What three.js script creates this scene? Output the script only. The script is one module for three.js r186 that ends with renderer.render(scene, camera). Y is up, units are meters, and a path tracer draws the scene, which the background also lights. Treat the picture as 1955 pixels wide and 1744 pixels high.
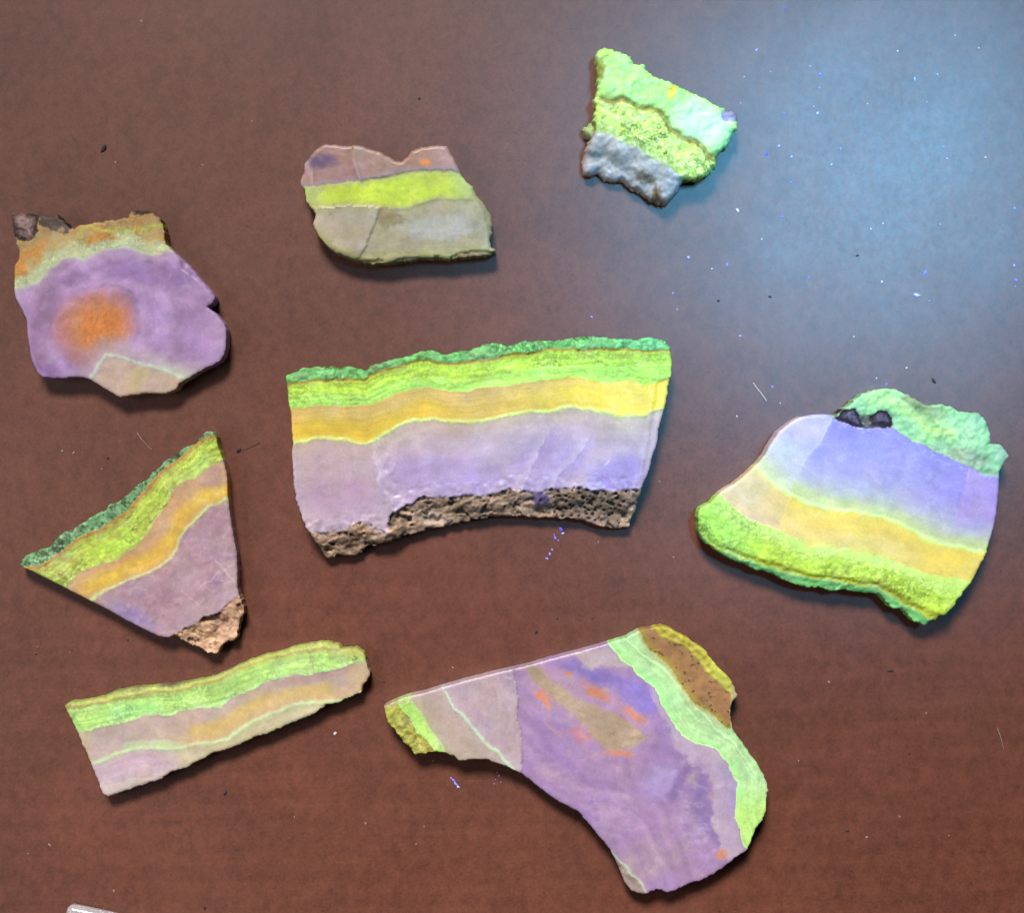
import * as THREE from 'three';
import { RoundedBoxGeometry } from 'three/addons/geometries/RoundedBoxGeometry.js';
import { RectAreaLightUniformsLib } from 'three/addons/lights/RectAreaLightUniformsLib.js';
import { mergeVertices } from 'three/addons/utils/BufferGeometryUtils.js';

// ---------------------------------------------------------------- camera, light, exposure
const scene = new THREE.Scene();
scene.background = new THREE.Color(0x000000);
const S = 0.00015;                       // metres per photo pixel on the cardboard
const PW = 1955, PH = 1744, CX = PW / 2, CY = PH / 2, CAM_H = 0.45;
const camera = new THREE.PerspectiveCamera(2 * Math.atan(PH * S / 2 / CAM_H) * 180 / Math.PI, PW / PH, 0.02, 5);
camera.position.set(0, CAM_H, 0);
camera.up.set(0, 0, -1);
camera.lookAt(0, 0, 0);

const renderer = new THREE.WebGLRenderer({ antialias: true });
renderer.toneMapping = THREE.LinearToneMapping;
renderer.toneMappingExposure = 1;
renderer.shadowMap.enabled = true;
RectAreaLightUniformsLib.init();

// large soft fill, added to the left of the table to lift shadows
const fillLight = new THREE.RectAreaLight(new THREE.Color(0.96, 0.95, 1.0), 4.0, 0.9, 0.9);
fillLight.position.set(-1.2, 1.1, 0.1);
fillLight.lookAt(0.0, 0, 0.0);
scene.add(fillLight);
// warm lamp beyond the far edge, its beam invented to brighten the near half
const lamp = new THREE.SpotLight(new THREE.Color(1.0, 0.96, 0.92), 56, 0, 0.212, 1, 2);
lamp.position.set(-0.22, 1.42, -0.98);
lamp.target.position.set(0.01, 0, 0.34);
lamp.castShadow = true;
lamp.shadow.radius = 19;
lamp.shadow.mapSize.set(2048, 2048);
lamp.shadow.camera.near = 0.2; lamp.shadow.camera.far = 4;
scene.add(lamp, lamp.target);
// ultraviolet torch with its bluish leak, held at the upper right
const torch = new THREE.SpotLight(new THREE.Color(0.15, 0.58, 1.0), 3.5, 0, 0.21, 0.85, 2);
torch.position.set(0.225, 0.56, -0.178);
torch.target.position.set(0.112, 0, -0.085);
torch.castShadow = true;
torch.shadow.radius = 4.6;
torch.shadow.mapSize.set(2048, 2048);
torch.shadow.camera.near = 0.05; torch.shadow.camera.far = 2;
scene.add(torch, torch.target);

// ---------------------------------------------------------------- noise and colour helpers
function rng(seed) { let s = seed >>> 0; return () => { s = (s + 0x6D2B79F5) | 0; let t = Math.imul(s ^ (s >>> 15), 1 | s); t = (t + Math.imul(t ^ (t >>> 7), 61 | t)) ^ t; return ((t ^ (t >>> 14)) >>> 0) / 4294967296; }; }
function hash(ix, iy, k) { let h = Math.imul(ix, 374761393) + Math.imul(iy, 668265263) + Math.imul(k, 974634777); h = Math.imul(h ^ (h >>> 13), 1274126177); h ^= h >>> 16; return (h >>> 0) / 4294967296; }
function vn(x, y, k) {
  const ix = Math.floor(x), iy = Math.floor(y), fx = x - ix, fy = y - iy;
  const u = fx * fx * (3 - 2 * fx), v = fy * fy * (3 - 2 * fy);
  const a = hash(ix, iy, k), b = hash(ix + 1, iy, k), c = hash(ix, iy + 1, k), d = hash(ix + 1, iy + 1, k);
  return (a + (b - a) * u + (c - a + (a - b - c + d) * u) * v) * 2 - 1;
}
function fbm(x, y, k, o = 4) { let s = 0, a = 0.5; { const t = x; x = x * 0.83 + y * 0.557 + k * 0.37; y = y * 0.83 - t * 0.557 + k * 0.71; } for (let i = 0; i < o; i++) { s += a * vn(x, y, k + i); const t = x; x = x * 1.63 + y * 1.18; y = y * 1.63 - t * 1.18; a *= 0.5; } return s; }
const WO = { f1: 0, f2: 0, id: 0 };
function worley(x, y, k) {
  const ix = Math.floor(x), iy = Math.floor(y);
  let f1 = 9, f2 = 9, id = 0;
  for (let j = -1; j <= 1; j++) for (let i = -1; i <= 1; i++) {
    const cx = ix + i, cy = iy + j;
    const dx = cx + hash(cx, cy, k) - x, dy = cy + hash(cx, cy, k + 7) - y, d = dx * dx + dy * dy;
    if (d < f1) { f2 = f1; f1 = d; id = hash(cx, cy, k + 13); } else if (d < f2) f2 = d;
  }
  WO.f1 = Math.sqrt(f1); WO.f2 = Math.sqrt(f2); WO.id = id;
  return WO;
}
const sat = (x) => x < 0 ? 0 : x > 1 ? 1 : x;
const ss = (a, b, x) => { const t = sat((x - a) / (b - a)); return t * t * (3 - 2 * t); };
const toLin = (c) => { c /= 255; return c <= 0.04045 ? c / 12.92 : Math.pow((c + 0.055) / 1.055, 2.4); };
const toS = (l) => Math.round(255 * (l <= 0.0031308 ? l * 12.92 : 1.055 * Math.pow(l, 1 / 2.4) - 0.055));

// curve traced over the slab: signed distance, negative on the left of its direction seen with y down (above a curve that runs rightwards)
function curve(pts) {
  const n = pts.length / 2 - 1;
  return (x, y) => {
    let best = 1e18, sign = 0, bp = 0;
    for (let i = 0; i < n; i++) {
      const ax = pts[2 * i], ay = pts[2 * i + 1], dx = pts[2 * i + 2] - ax, dy = pts[2 * i + 3] - ay, px = x - ax, py = y - ay, l2 = dx * dx + dy * dy;
      let t = (px * dx + py * dy) / l2;
      if (t < 0 && i > 0) t = 0; if (t > 1 && i < n - 1) t = 1;
      const qx = px - t * dx, qy = py - t * dy, d = qx * qx + qy * qy, perp = (dx * py - dy * px) / Math.sqrt(l2);
      if (d < best - 1e-6) { best = d; sign = perp; bp = Math.abs(perp); } else if (d < best + 1e-6 && Math.abs(perp) > bp) { sign = perp; bp = Math.abs(perp); }
    }
    return sign < 0 ? -Math.sqrt(best) : Math.sqrt(best);
  };
}
// distance to an open line (not extended)
function line(pts) {
  const n = pts.length / 2 - 1;
  return (x, y) => {
    let best = 1e18;
    for (let i = 0; i < n; i++) {
      const ax = pts[2 * i], ay = pts[2 * i + 1], dx = pts[2 * i + 2] - ax, dy = pts[2 * i + 3] - ay, px = x - ax, py = y - ay;
      const t = sat((px * dx + py * dy) / (dx * dx + dy * dy)), qx = px - t * dx, qy = py - t * dy, d = qx * qx + qy * qy;
      if (d < best) best = d;
    }
    return Math.sqrt(best);
  };
}
// closed outline: signed distance, negative inside
function poly(pts) {
  const n = pts.length / 2;
  return (x, y) => {
    let best = 1e18, inside = false;
    for (let i = 0, j = n - 1; i < n; j = i++) {
      const ax = pts[2 * j], ay = pts[2 * j + 1], bx = pts[2 * i], by = pts[2 * i + 1], dx = bx - ax, dy = by - ay, px = x - ax, py = y - ay;
      const t = sat((px * dx + py * dy) / (dx * dx + dy * dy)), qx = px - t * dx, qy = py - t * dy, d = qx * qx + qy * qy;
      if (d < best) best = d;
      if ((ay > y) !== (by > y) && x < dx * (y - ay) / dy + ax) inside = !inside;
    }
    return inside ? -Math.sqrt(best) : Math.sqrt(best);
  };
}
function blob(cx, cy, rx, ry, deg = 0) {
  const c = Math.cos(deg * Math.PI / 180), s = Math.sin(deg * Math.PI / 180);
  return (x, y) => { const dx = x - cx, dy = y - cy; return Math.hypot((dx * c + dy * s) / rx, (dy * c - dx * s) / ry); };
}
// helper that reads points noted in an enlarged view (origin, scale) of the slab
function view(ox, oy, k) {
  const P = (a) => a.map((v, i) => (i % 2 ? oy : ox) + v * k);
  return {
    pts: P, curve: (...a) => curve(P(a)), line: (...a) => line(P(a)), poly: (...a) => poly(P(a)),
    blob: (cx, cy, rx, ry, d) => blob(ox + cx * k, oy + cy * k, rx * k, ry * k, d),
  };
}

// one painted point of a slab: colour (sRGB), kind of mineral, relief in millimetres
const Q = { r: 0, g: 0, b: 0, cls: 0, h: 0 };
const set = (r, g, b) => { Q.r = r; Q.g = g; Q.b = b; };
const mix = (r, g, b, w) => { Q.r += (r - Q.r) * w; Q.g += (g - Q.g) * w; Q.b += (b - Q.b) * w; };
const mul = (f) => { Q.r *= f; Q.g *= f; Q.b *= f; };
// knobbly crystal crust: colour and relief of grains `size` pixels wide
function grains(x, y, size, k, amp, contrast) {
  const jx = x + size * 0.7 * fbm(x / size / 1.6, y / size / 1.6, k + 51, 2), jy = y + size * 0.7 * fbm(x / size / 1.6, y / size / 1.6, k + 57, 2);
  const big = worley(jx / size / 2.1, jy / size / 1.7, k + 61), bid = big.id, be = sat((big.f2 - big.f1) * 2);
  const w = worley(jx / size, jy / size, k), edge = sat((w.f2 - w.f1) * 2.2), id = w.id;
  const w2 = worley(jx / size * 2.3 + 5, jy / size * 2.3, k + 31), e2 = sat((w2.f2 - w2.f1) * 2.2), clump = 0.35 + 1.1 * ss(-0.3, 0.35, fbm(x / size / 5, y / size / 5, k + 71, 3));
  contrast *= 0.78; amp *= 0.55;
  mul(1 + contrast * ((bid - 0.5) * 0.35 - 0.18 * (1 - be) + clump * ((id - 0.5) * 0.4 + (w2.id - 0.5) * 0.35 - 0.25 * (1 - edge) - 0.12 * (1 - e2)) + 0.1));
  Q.h += amp * ((bid - 0.5) * 0.5 + 0.4 * Math.sqrt(be) + clump * ((id - 0.5) * 0.5 + Math.sqrt(edge) * 0.45 + Math.sqrt(e2) * 0.2));
}
function rock(x, y, k, amp) {
  const wx = x + 9 * fbm(x / 18, y / 18, k + 60, 3), wy = y + 9 * fbm(x / 18, y / 18, k + 70, 3);
  const n = fbm(wx / 34, wy / 22, k, 5), rid = 1 - 2 * Math.abs(fbm(wx / 20, wy / 13, k + 10, 4)), fine = fbm(x / 4, y / 4, k + 30, 3);
  const deep = ss(0.12, 0.5, fbm(wx / 11, wy / 8, k + 20, 4) - 0.25 * n), tone = fbm(wx / 22, wy / 12, k + 40, 4);
  mul(1.12 + 0.5 * n + 0.35 * fine + 0.22 * (rid - 0.5));
  mix(206, 180, 160, 0.5 * ss(0.05, 0.5, tone)); mix(84, 72, 66, 0.4 * ss(0.05, 0.45, -tone));
  mix(44, 36, 31, 0.62 * deep);
  Q.h += amp * (1.3 * n + 0.5 * (rid - 0.6) - 1.1 * deep + 0.3 * fine);
}
// cleavage cracks: a thin pale line, a small step and a change of tone on one side
let CXN = 0, CYN = 0;
function crack(d, pale) { if (d < 8) mix(222, 206, 214, 0.75 * pale * Math.exp(-d * d / 3) * ss(-0.35, 0.35, vn(CXN / 13, CYN / 13, 91))); }

// ---------------------------------------------------------------- slab builder
const K_ALBEDO = 0.9, GAIN_MOST = 0.92;   // base colours
const texScale = 1.1, cell = 2.6;
const taken = {};
const numbered = (n) => { const c = taken[n] = (taken[n] ?? -1) + 1; return c ? `${n}_${String(c).padStart(3, '0')}` : n; };
function tag(o, label, category, group) { o.userData = { label, category }; if (group) o.userData.group = group; return o; }

function slab(o) {
  const [x0, y0, x1, y1] = o.outline.reduce((b, v, i) => { if (i % 2) { b[1] = Math.min(b[1], v - 8); b[3] = Math.max(b[3], v + 8); } else { b[0] = Math.min(b[0], v - 8); b[2] = Math.max(b[2], v + 8); } return b; }, [1e9, 1e9, -1e9, -1e9]);
  const w = x1 - x0, h = y1 - y0, base = poly(o.outline);
  const jag = o.jag ?? ((x, y) => 1);
  const sdf = (x, y) => { const d = base(x, y); if (d < -14 || d > 14) return d; const a = jag(x, y); return d + (a + 0.25) * (1.2 * fbm(x / 4, y / 4, 87, 2) + 1.6 * fbm(x / 9, y / 9, 77, 3) + 1.4 * (worley(x / 11, y / 11, 55).f1 - 0.45)); };
  const evalAt = (x, y) => {
    const wx = x + 6 * fbm(x / 30, y / 30, o.seed + 500, 3) + 2.2 * fbm(x / 6, y / 6, o.seed + 520, 2), wy = y + 6 * fbm(x / 30, y / 30, o.seed + 600, 3) + 2.2 * fbm(x / 6, y / 6, o.seed + 620, 2);
    Q.cls = 0; Q.h = 0; CXN = x; CYN = y;
    o.paint(x, y, wx, wy);
  };
  // colour map in the slab's own plane
  const tw = Math.ceil(w * texScale), th = Math.ceil(h * texScale), data = new Uint8Array(tw * th * 4);
  for (let j = 0; j < th; j++) for (let i = 0; i < tw; i++) {
    const x = x0 + (i + 0.5) / texScale, y = y0 + (j + 0.5) / texScale, at = (j * tw + i) * 4;
    if (base(x, y) > 12) continue;
    evalAt(x, y);
    const m = fbm(x / 17, y / 17, o.seed + 730, 3), n = 1 + 0.06 * fbm(x / 2.6, y / 2.6, o.seed + 700, 2) + 0.07 * m + 0.07 * fbm(x / 40, y / 40, o.seed + 720, 3) + (hash(i >> 1, j >> 1, o.seed) > 0.994 ? 0.09 : 0); Q.r *= 1 + 0.035 * fbm(x / 30, y / 30, o.seed + 740, 3); Q.b *= 1 + 0.06 * fbm(x / 34, y / 34, o.seed + 750, 3); const cl = 0.16 * ss(0.05, 0.55, fbm(x / 24 + m, y / 24, o.seed + 760, 4)); if (Q.cls !== o.rockClass) { mix(206, 200, 196, cl); mix(198, 192, 178, o.milk ?? 0.08); }
    data[at] = toS(Math.min(GAIN_MOST, toLin(Math.max(0, Q.r * n)) * K_ALBEDO * (o.gain ?? 1)));
    data[at + 1] = toS(Math.min(GAIN_MOST, toLin(Math.max(0, Q.g * n)) * K_ALBEDO * (o.gain ?? 1)));
    data[at + 2] = toS(Math.min(GAIN_MOST, toLin(Math.max(0, Q.b * n)) * K_ALBEDO * (o.gain ?? 1)));
    data[at + 3] = 255;
  }
  const map = new THREE.DataTexture(data, tw, th);
  map.colorSpace = THREE.SRGBColorSpace; map.magFilter = THREE.LinearFilter; map.minFilter = THREE.LinearFilter; map.needsUpdate = true;

  // top face: a fine grid cut along the outline
  const nx = Math.ceil(w / cell) + 1, ny = Math.ceil(h / cell) + 1, F = new Float32Array(nx * ny);
  for (let j = 0; j < ny; j++) for (let i = 0; i < nx; i++) { let f = sdf(x0 + i * cell, y0 + j * cell); if (Math.abs(f) < 0.12) f = -0.12; F[j * nx + i] = f; }
  const V = [], keyOf = new Map(), tris = [];
  const vert = (key, x, y) => { let v = keyOf.get(key); if (v === undefined) { v = V.length; V.push([x, y]); keyOf.set(key, v); } return v; };
  const gv = (n) => vert(n, x0 + (n % nx) * cell, y0 + Math.floor(n / nx) * cell);
  const ev = (a, b) => { if (a > b) [a, b] = [b, a]; const t = F[a] / (F[a] - F[b]), ax = a % nx, ay = Math.floor(a / nx), bx = b % nx, by = Math.floor(b / nx); return vert(`${a}_${b}`, x0 + (ax + (bx - ax) * t) * cell, y0 + (ay + (by - ay) * t) * cell); };
  const clip = (t) => {
    const out = [];
    for (let i = 0; i < 3; i++) { const a = t[i], b = t[(i + 1) % 3]; if (F[a] < 0) out.push(gv(a)); if ((F[a] < 0) !== (F[b] < 0)) out.push(ev(a, b)); }
    for (let i = 2; i < out.length; i++) tris.push([out[0], out[i - 1], out[i]]);
  };
  for (let j = 0; j < ny - 1; j++) for (let i = 0; i < nx - 1; i++) {
    const a = j * nx + i, b = a + 1, c = a + nx, d = c + 1;
    if (F[a] > 0 && F[b] > 0 && F[c] > 0 && F[d] > 0) continue;
    if ((i + j) % 2) { clip([a, c, b]); clip([b, c, d]); } else { clip([a, c, d]); clip([a, d, b]); }
  }
  const T = o.thick * 0.8, mm = 0.001, persp = S * (CAM_H - T * mm) / CAM_H;
  const gx = (x0 + x1) / 2, gy = (y0 + y1) / 2;
  const bevel = o.bevel ?? 7, drop = (o.drop ?? 1.2) * (o.soft ?? 0.4);
  const cls = new Int8Array(V.length), pos = [], uv = [];
  V.forEach(([x, y], i) => {
    evalAt(x, y); cls[i] = Q.cls;
    const d = Math.max(0, -sdf(x, y)), q = 1 - Math.min(1, d / bevel);
    const hh = Math.max(0.8, T + Q.h + 0.35 * fbm(x / 90, y / 90, o.seed + 800, 2) - drop * (1 - Math.sqrt(1 - q * q * 0.98)));
    pos.push((x - gx) * persp, hh * mm, (y - gy) * persp); uv.push((x - x0) / w, (y - y0) / h);
  });
  // outline edges: those used by one triangle only
  const used = new Map();
  for (const t of tris) for (let i = 0; i < 3; i++) { const a = t[i], b = t[(i + 1) % 3], k = a < b ? a * 1e6 + b : b * 1e6 + a; used.set(k, used.has(k) ? null : [a, b]); }
  const rows = 5, wall = new Map();
  const column = (v) => {
    if (wall.has(v)) return wall.get(v);
    const [x, y] = V[v], e = 1.5, ax = sdf(x + e, y) - sdf(x - e, y), ay = sdf(x, y + e) - sdf(x, y - e), l = Math.hypot(ax, ay) || 1;
    const ids = [v];
    for (let r = 1; r <= rows; r++) {
      const f = r / rows, out = (o.flare ?? 0) * f + (r < rows ? 1 : 0.5) * (o.sideRough ?? 1.4) * fbm(x / 10 + r * 3.1, y / 10 - r * 2.3, o.seed + 900, 3) * (jag(x, y) * 0.8 + 0.2);
      ids.push(pos.length / 3);
      pos.push((x + ax / l * out - gx) * persp, pos[3 * v + 1] * (1 - f) + 0.00002 * f, (y + ay / l * out - gy) * persp);
      uv.push((x + ax / l * -2 - x0) / w, (y + ay / l * -2 - y0) / h);
    }
    wall.set(v, ids);
    return ids;
  };
  const clsOf = (v) => cls[v];
  const byClass = o.parts.map(() => []);
  for (const t of tris) byClass[Math.max(clsOf(t[0]), clsOf(t[1]), clsOf(t[2]))].push(...t);
  for (const e of used.values()) {
    if (!e) continue;
    const A = column(e[0]), B = column(e[1]), list = byClass[Math.max(clsOf(e[0]), clsOf(e[1]))];
    for (let r = 0; r < rows; r++) list.push(A[r], A[r + 1], B[r], B[r], A[r + 1], B[r + 1]);
  }
  // underside, coarse: one flat face per piece of the top
  const under = new Map();
  const low = (v) => { const c = wall.get(v); if (c) return c[rows]; if (!under.has(v)) { under.set(v, pos.length / 3); pos.push(pos[3 * v], 0.00002, pos[3 * v + 2]); uv.push(uv[2 * v], uv[2 * v + 1]); } return under.get(v); };
  for (const t of tris) byClass[Math.max(clsOf(t[0]), clsOf(t[1]), clsOf(t[2]))].push(low(t[0]), low(t[2]), low(t[1]));

  const whole = new THREE.BufferGeometry();
  whole.setAttribute('position', new THREE.Float32BufferAttribute(pos, 3));
  whole.setAttribute('uv', new THREE.Float32BufferAttribute(uv, 2));
  whole.setIndex(byClass.flat());
  whole.computeVertexNormals();
  const nor = whole.attributes.normal.array;
  const group = new THREE.Group();
  group.name = numbered('banded_mineral_piece');
  group.position.set((gx - CX) * persp, 0, (gy - CY) * persp);
  tag(group, o.label, 'mineral', 'banded mineral slabs laid out on the cardboard');
  o.parts.forEach(([name, rough, spec, label], c) => {
    if (!byClass[c].length) { console.log('empty part', o.label, name); return; }
    const remap = new Map(), p = [], n = [], u = [], idx = byClass[c].map((v) => { let m = remap.get(v); if (m === undefined) { m = p.length / 3; remap.set(v, m); p.push(pos[3 * v], pos[3 * v + 1], pos[3 * v + 2]); n.push(nor[3 * v], nor[3 * v + 1], nor[3 * v + 2]); u.push(uv[2 * v], uv[2 * v + 1]); } return m; });
    const g = new THREE.BufferGeometry();
    g.setAttribute('position', new THREE.Float32BufferAttribute(p, 3)); g.setAttribute('normal', new THREE.Float32BufferAttribute(n, 3)); g.setAttribute('uv', new THREE.Float32BufferAttribute(u, 2)); g.setIndex(idx);
    const m = new THREE.Mesh(g, new THREE.MeshPhysicalMaterial({ map, color: new THREE.Color().setScalar(rough < 0.4 ? 1 : 0.77), roughness: rough, specularIntensity: spec, ...(rough < 0.4 ? { transmission: 0.3, thickness: 0 } : {}) }));
    m.name = name; m.castShadow = m.receiveShadow = true;
    if (label) m.userData.label = label;
    group.add(m);
  });
  scene.add(group);
  return group;
}

// ---------------------------------------------------------------- the cardboard
{
  const bw = 0.4, bh = 0.37, N = 1600, M = 800, data = new Uint8Array(N * N * 4), rd = new Uint8Array(M * M * 4), bd = new Uint8Array(N * N * 4);
  const R = rng(5), scr = [];
  for (let i = 0; i < 150; i++) { const x = R() * N, y = R() * N, a = R() < 0.5 ? (R() - 0.5) * 0.3 : R() * 3.14, l = 10 + R() * R() * 110; scr.push([x, y, x + Math.cos(a) * l, y + Math.sin(a) * l, R() < 0.6 ? 1 : -1]); }
  const extra = new Float32Array(N * N);
  for (const [ax, ay, bx, by, s] of scr) { const n = Math.ceil(Math.hypot(bx - ax, by - ay)); for (let i = 0; i <= n; i++) { const x = Math.round(ax + (bx - ax) * i / n + 1.5 * vn(i / 9, ax, 3)), y = Math.round(ay + (by - ay) * i / n + 1.5 * vn(i / 9, ay, 4)); if (x >= 0 && y >= 0 && x < N && y < N) extra[y * N + x] += s * 0.3 * Math.abs(vn(i / 6, by, 8)) * Math.sin(Math.PI * i / n); } }
  const dots = (count, lo, hi, f, keep) => { for (let i = 0; i < count; i++) { const x = R() * N, y = R() * N, r = lo + R() * R() * (hi - lo), q = keep ? R() : 1; for (let yy = Math.floor(y - r - 1); yy <= y + r + 1; yy++) for (let xx = Math.floor(x - r - 1); xx <= x + r + 1; xx++) if (xx >= 0 && yy >= 0 && xx < N && yy < N) extra[yy * N + xx] += f * q * sat(r + 0.5 - Math.hypot(xx - x, (yy - y) * 1.2)); } };
  dots(6500, 0.5, 1.5, -0.5, true); dots(2600, 0.4, 1.3, 0.34, true); dots(160, 1, 3, 0.22, true);
  // pencil-thin dark rub marks along the flutes (photo pixels): y, from x, to x, strength
  const marks = [[1592, 470, 800, 0.16], [1630, 1580, 1660, 0.14], [1385, 1480, 1700, 0.07], [1380, 1780, 1955, 0.1], [1652, 740, 1180, 0.1], [1570, 700, 960, 0.07], [1715, 1400, 1560, 0.08], [1465, 1300, 1420, 0.0], [1300, 1770, 1940, 0.06]];
  const px = bw / N / S;
  for (let j = 0; j < N; j++) for (let i = 0; i < N; i++) {
    const x = CX + (i + 0.5 - N / 2) * px, y = CY + (j + 0.5 - N / 2) * px * bh / bw, at = (j * N + i) * 4;
    const fine = fbm(x / 2.6, y / 2.6, 11, 2), mid = fbm(x / 13, y / 17, 21, 4), big = fbm(x / 150, y / 150, 31, 4), fib = fbm((x * 0.83 - y * 0.557) / 34 + 3 * mid, (y * 0.83 + x * 0.557) / 4.5, 41, 3);
    const grease = ss(0.1, 0.5, fbm(x / 210 + 4, y / 190, 51, 3)), red = fbm(x / 260, y / 260, 61, 3);
    let f = 1 + 0.34 * fine + 0.24 * mid + 0.16 * big + 0.06 * fib - 0.05 * grease + extra[j * N + i];
    const flute = y > 1080 ? Math.sin(y / 51 * Math.PI * 2 + 0.8 * vn(x / 300, y / 90, 71)) : 0;
    f += 0.03 * flute + 0.09 * ss(1000, 1250, y) * fbm((x * 0.83 - y * 0.557) / 110 , (y * 0.83 + x * 0.557) / 110 + y / 9, 131, 3);
    for (const [my, ma, mb, s] of marks) { const d = y - my - 5 * vn(x / 90, my, 81); if (Math.abs(d) < 9 && x > ma && x < mb) f -= s * Math.exp(-d * d / 6) * sat(0.35 + 1.1 * vn(x / 9, y / 3, 91)) * ss(ma, ma + 15, x) * ss(mb, mb - 60, x); }
    f = Math.max(0.2, f);
    data[at] = toS(0.092 * f * (1 + 0.06 * red)); data[at + 1] = toS(0.0305 * f * (1 - 0.02 * red)); data[at + 2] = toS(0.0185 * f * (1 + 0.05 * fib - 0.03 * red)); data[at + 3] = 255;
    const b = 128 + 44 * fine + 38 * mid + 26 * fib; bd[at] = bd[at + 1] = bd[at + 2] = Math.max(0, Math.min(255, b)); bd[at + 3] = 255;
  }
  for (let j = 0; j < M; j++) for (let i = 0; i < M; i++) {
    const x = i * px * 2, y = j * px * 2 * bh / bw, at = (j * M + i) * 4, r = 0.425 + 0.025 * fbm(x / 120, y / 120, 101, 4) + 0.03 * fbm(x / 6, y / 8, 111, 3);
    rd[at] = rd[at + 1] = rd[at + 2] = 255 * sat(r); rd[at + 3] = 255;
  }
  const tex = (d, n, srgb) => { const t = new THREE.DataTexture(d, n, n); t.magFilter = t.minFilter = THREE.LinearFilter; if (srgb) t.colorSpace = THREE.SRGBColorSpace; t.needsUpdate = true; return t; };
  const card = new THREE.MeshPhysicalMaterial({ map: tex(data, N, true), roughnessMap: tex(rd, M), roughness: 1, bumpMap: tex(bd, N), bumpScale: 0.00003, specularIntensity: 0.75 });
  // the sheet: gently uneven top, thin edges
  const g = new THREE.BoxGeometry(bw, 0.004, bh, 1, 1, 1), p = g.attributes.position, u = g.attributes.uv;
  for (let i = 0; i < p.count; i++) u.setXY(i, p.getX(i) / bw + 0.5, p.getZ(i) / bh + 0.5);
  g.translate(0, -0.002, 0);
  const sheet = new THREE.Mesh(g, card);
  sheet.name = 'cardboard_sheet'; sheet.receiveShadow = sheet.castShadow = true;
  sheet.userData = { kind: 'structure', label: 'brown cardboard sheet that the slabs lie on', category: 'cardboard' };
  scene.add(sheet);
}
// ---------------------------------------------------------------- the slabs
const CALCITE = [0.38, 0.6], CRUST = [0.55, 0.4], ROCK = [0.95, 0.2];

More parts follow.
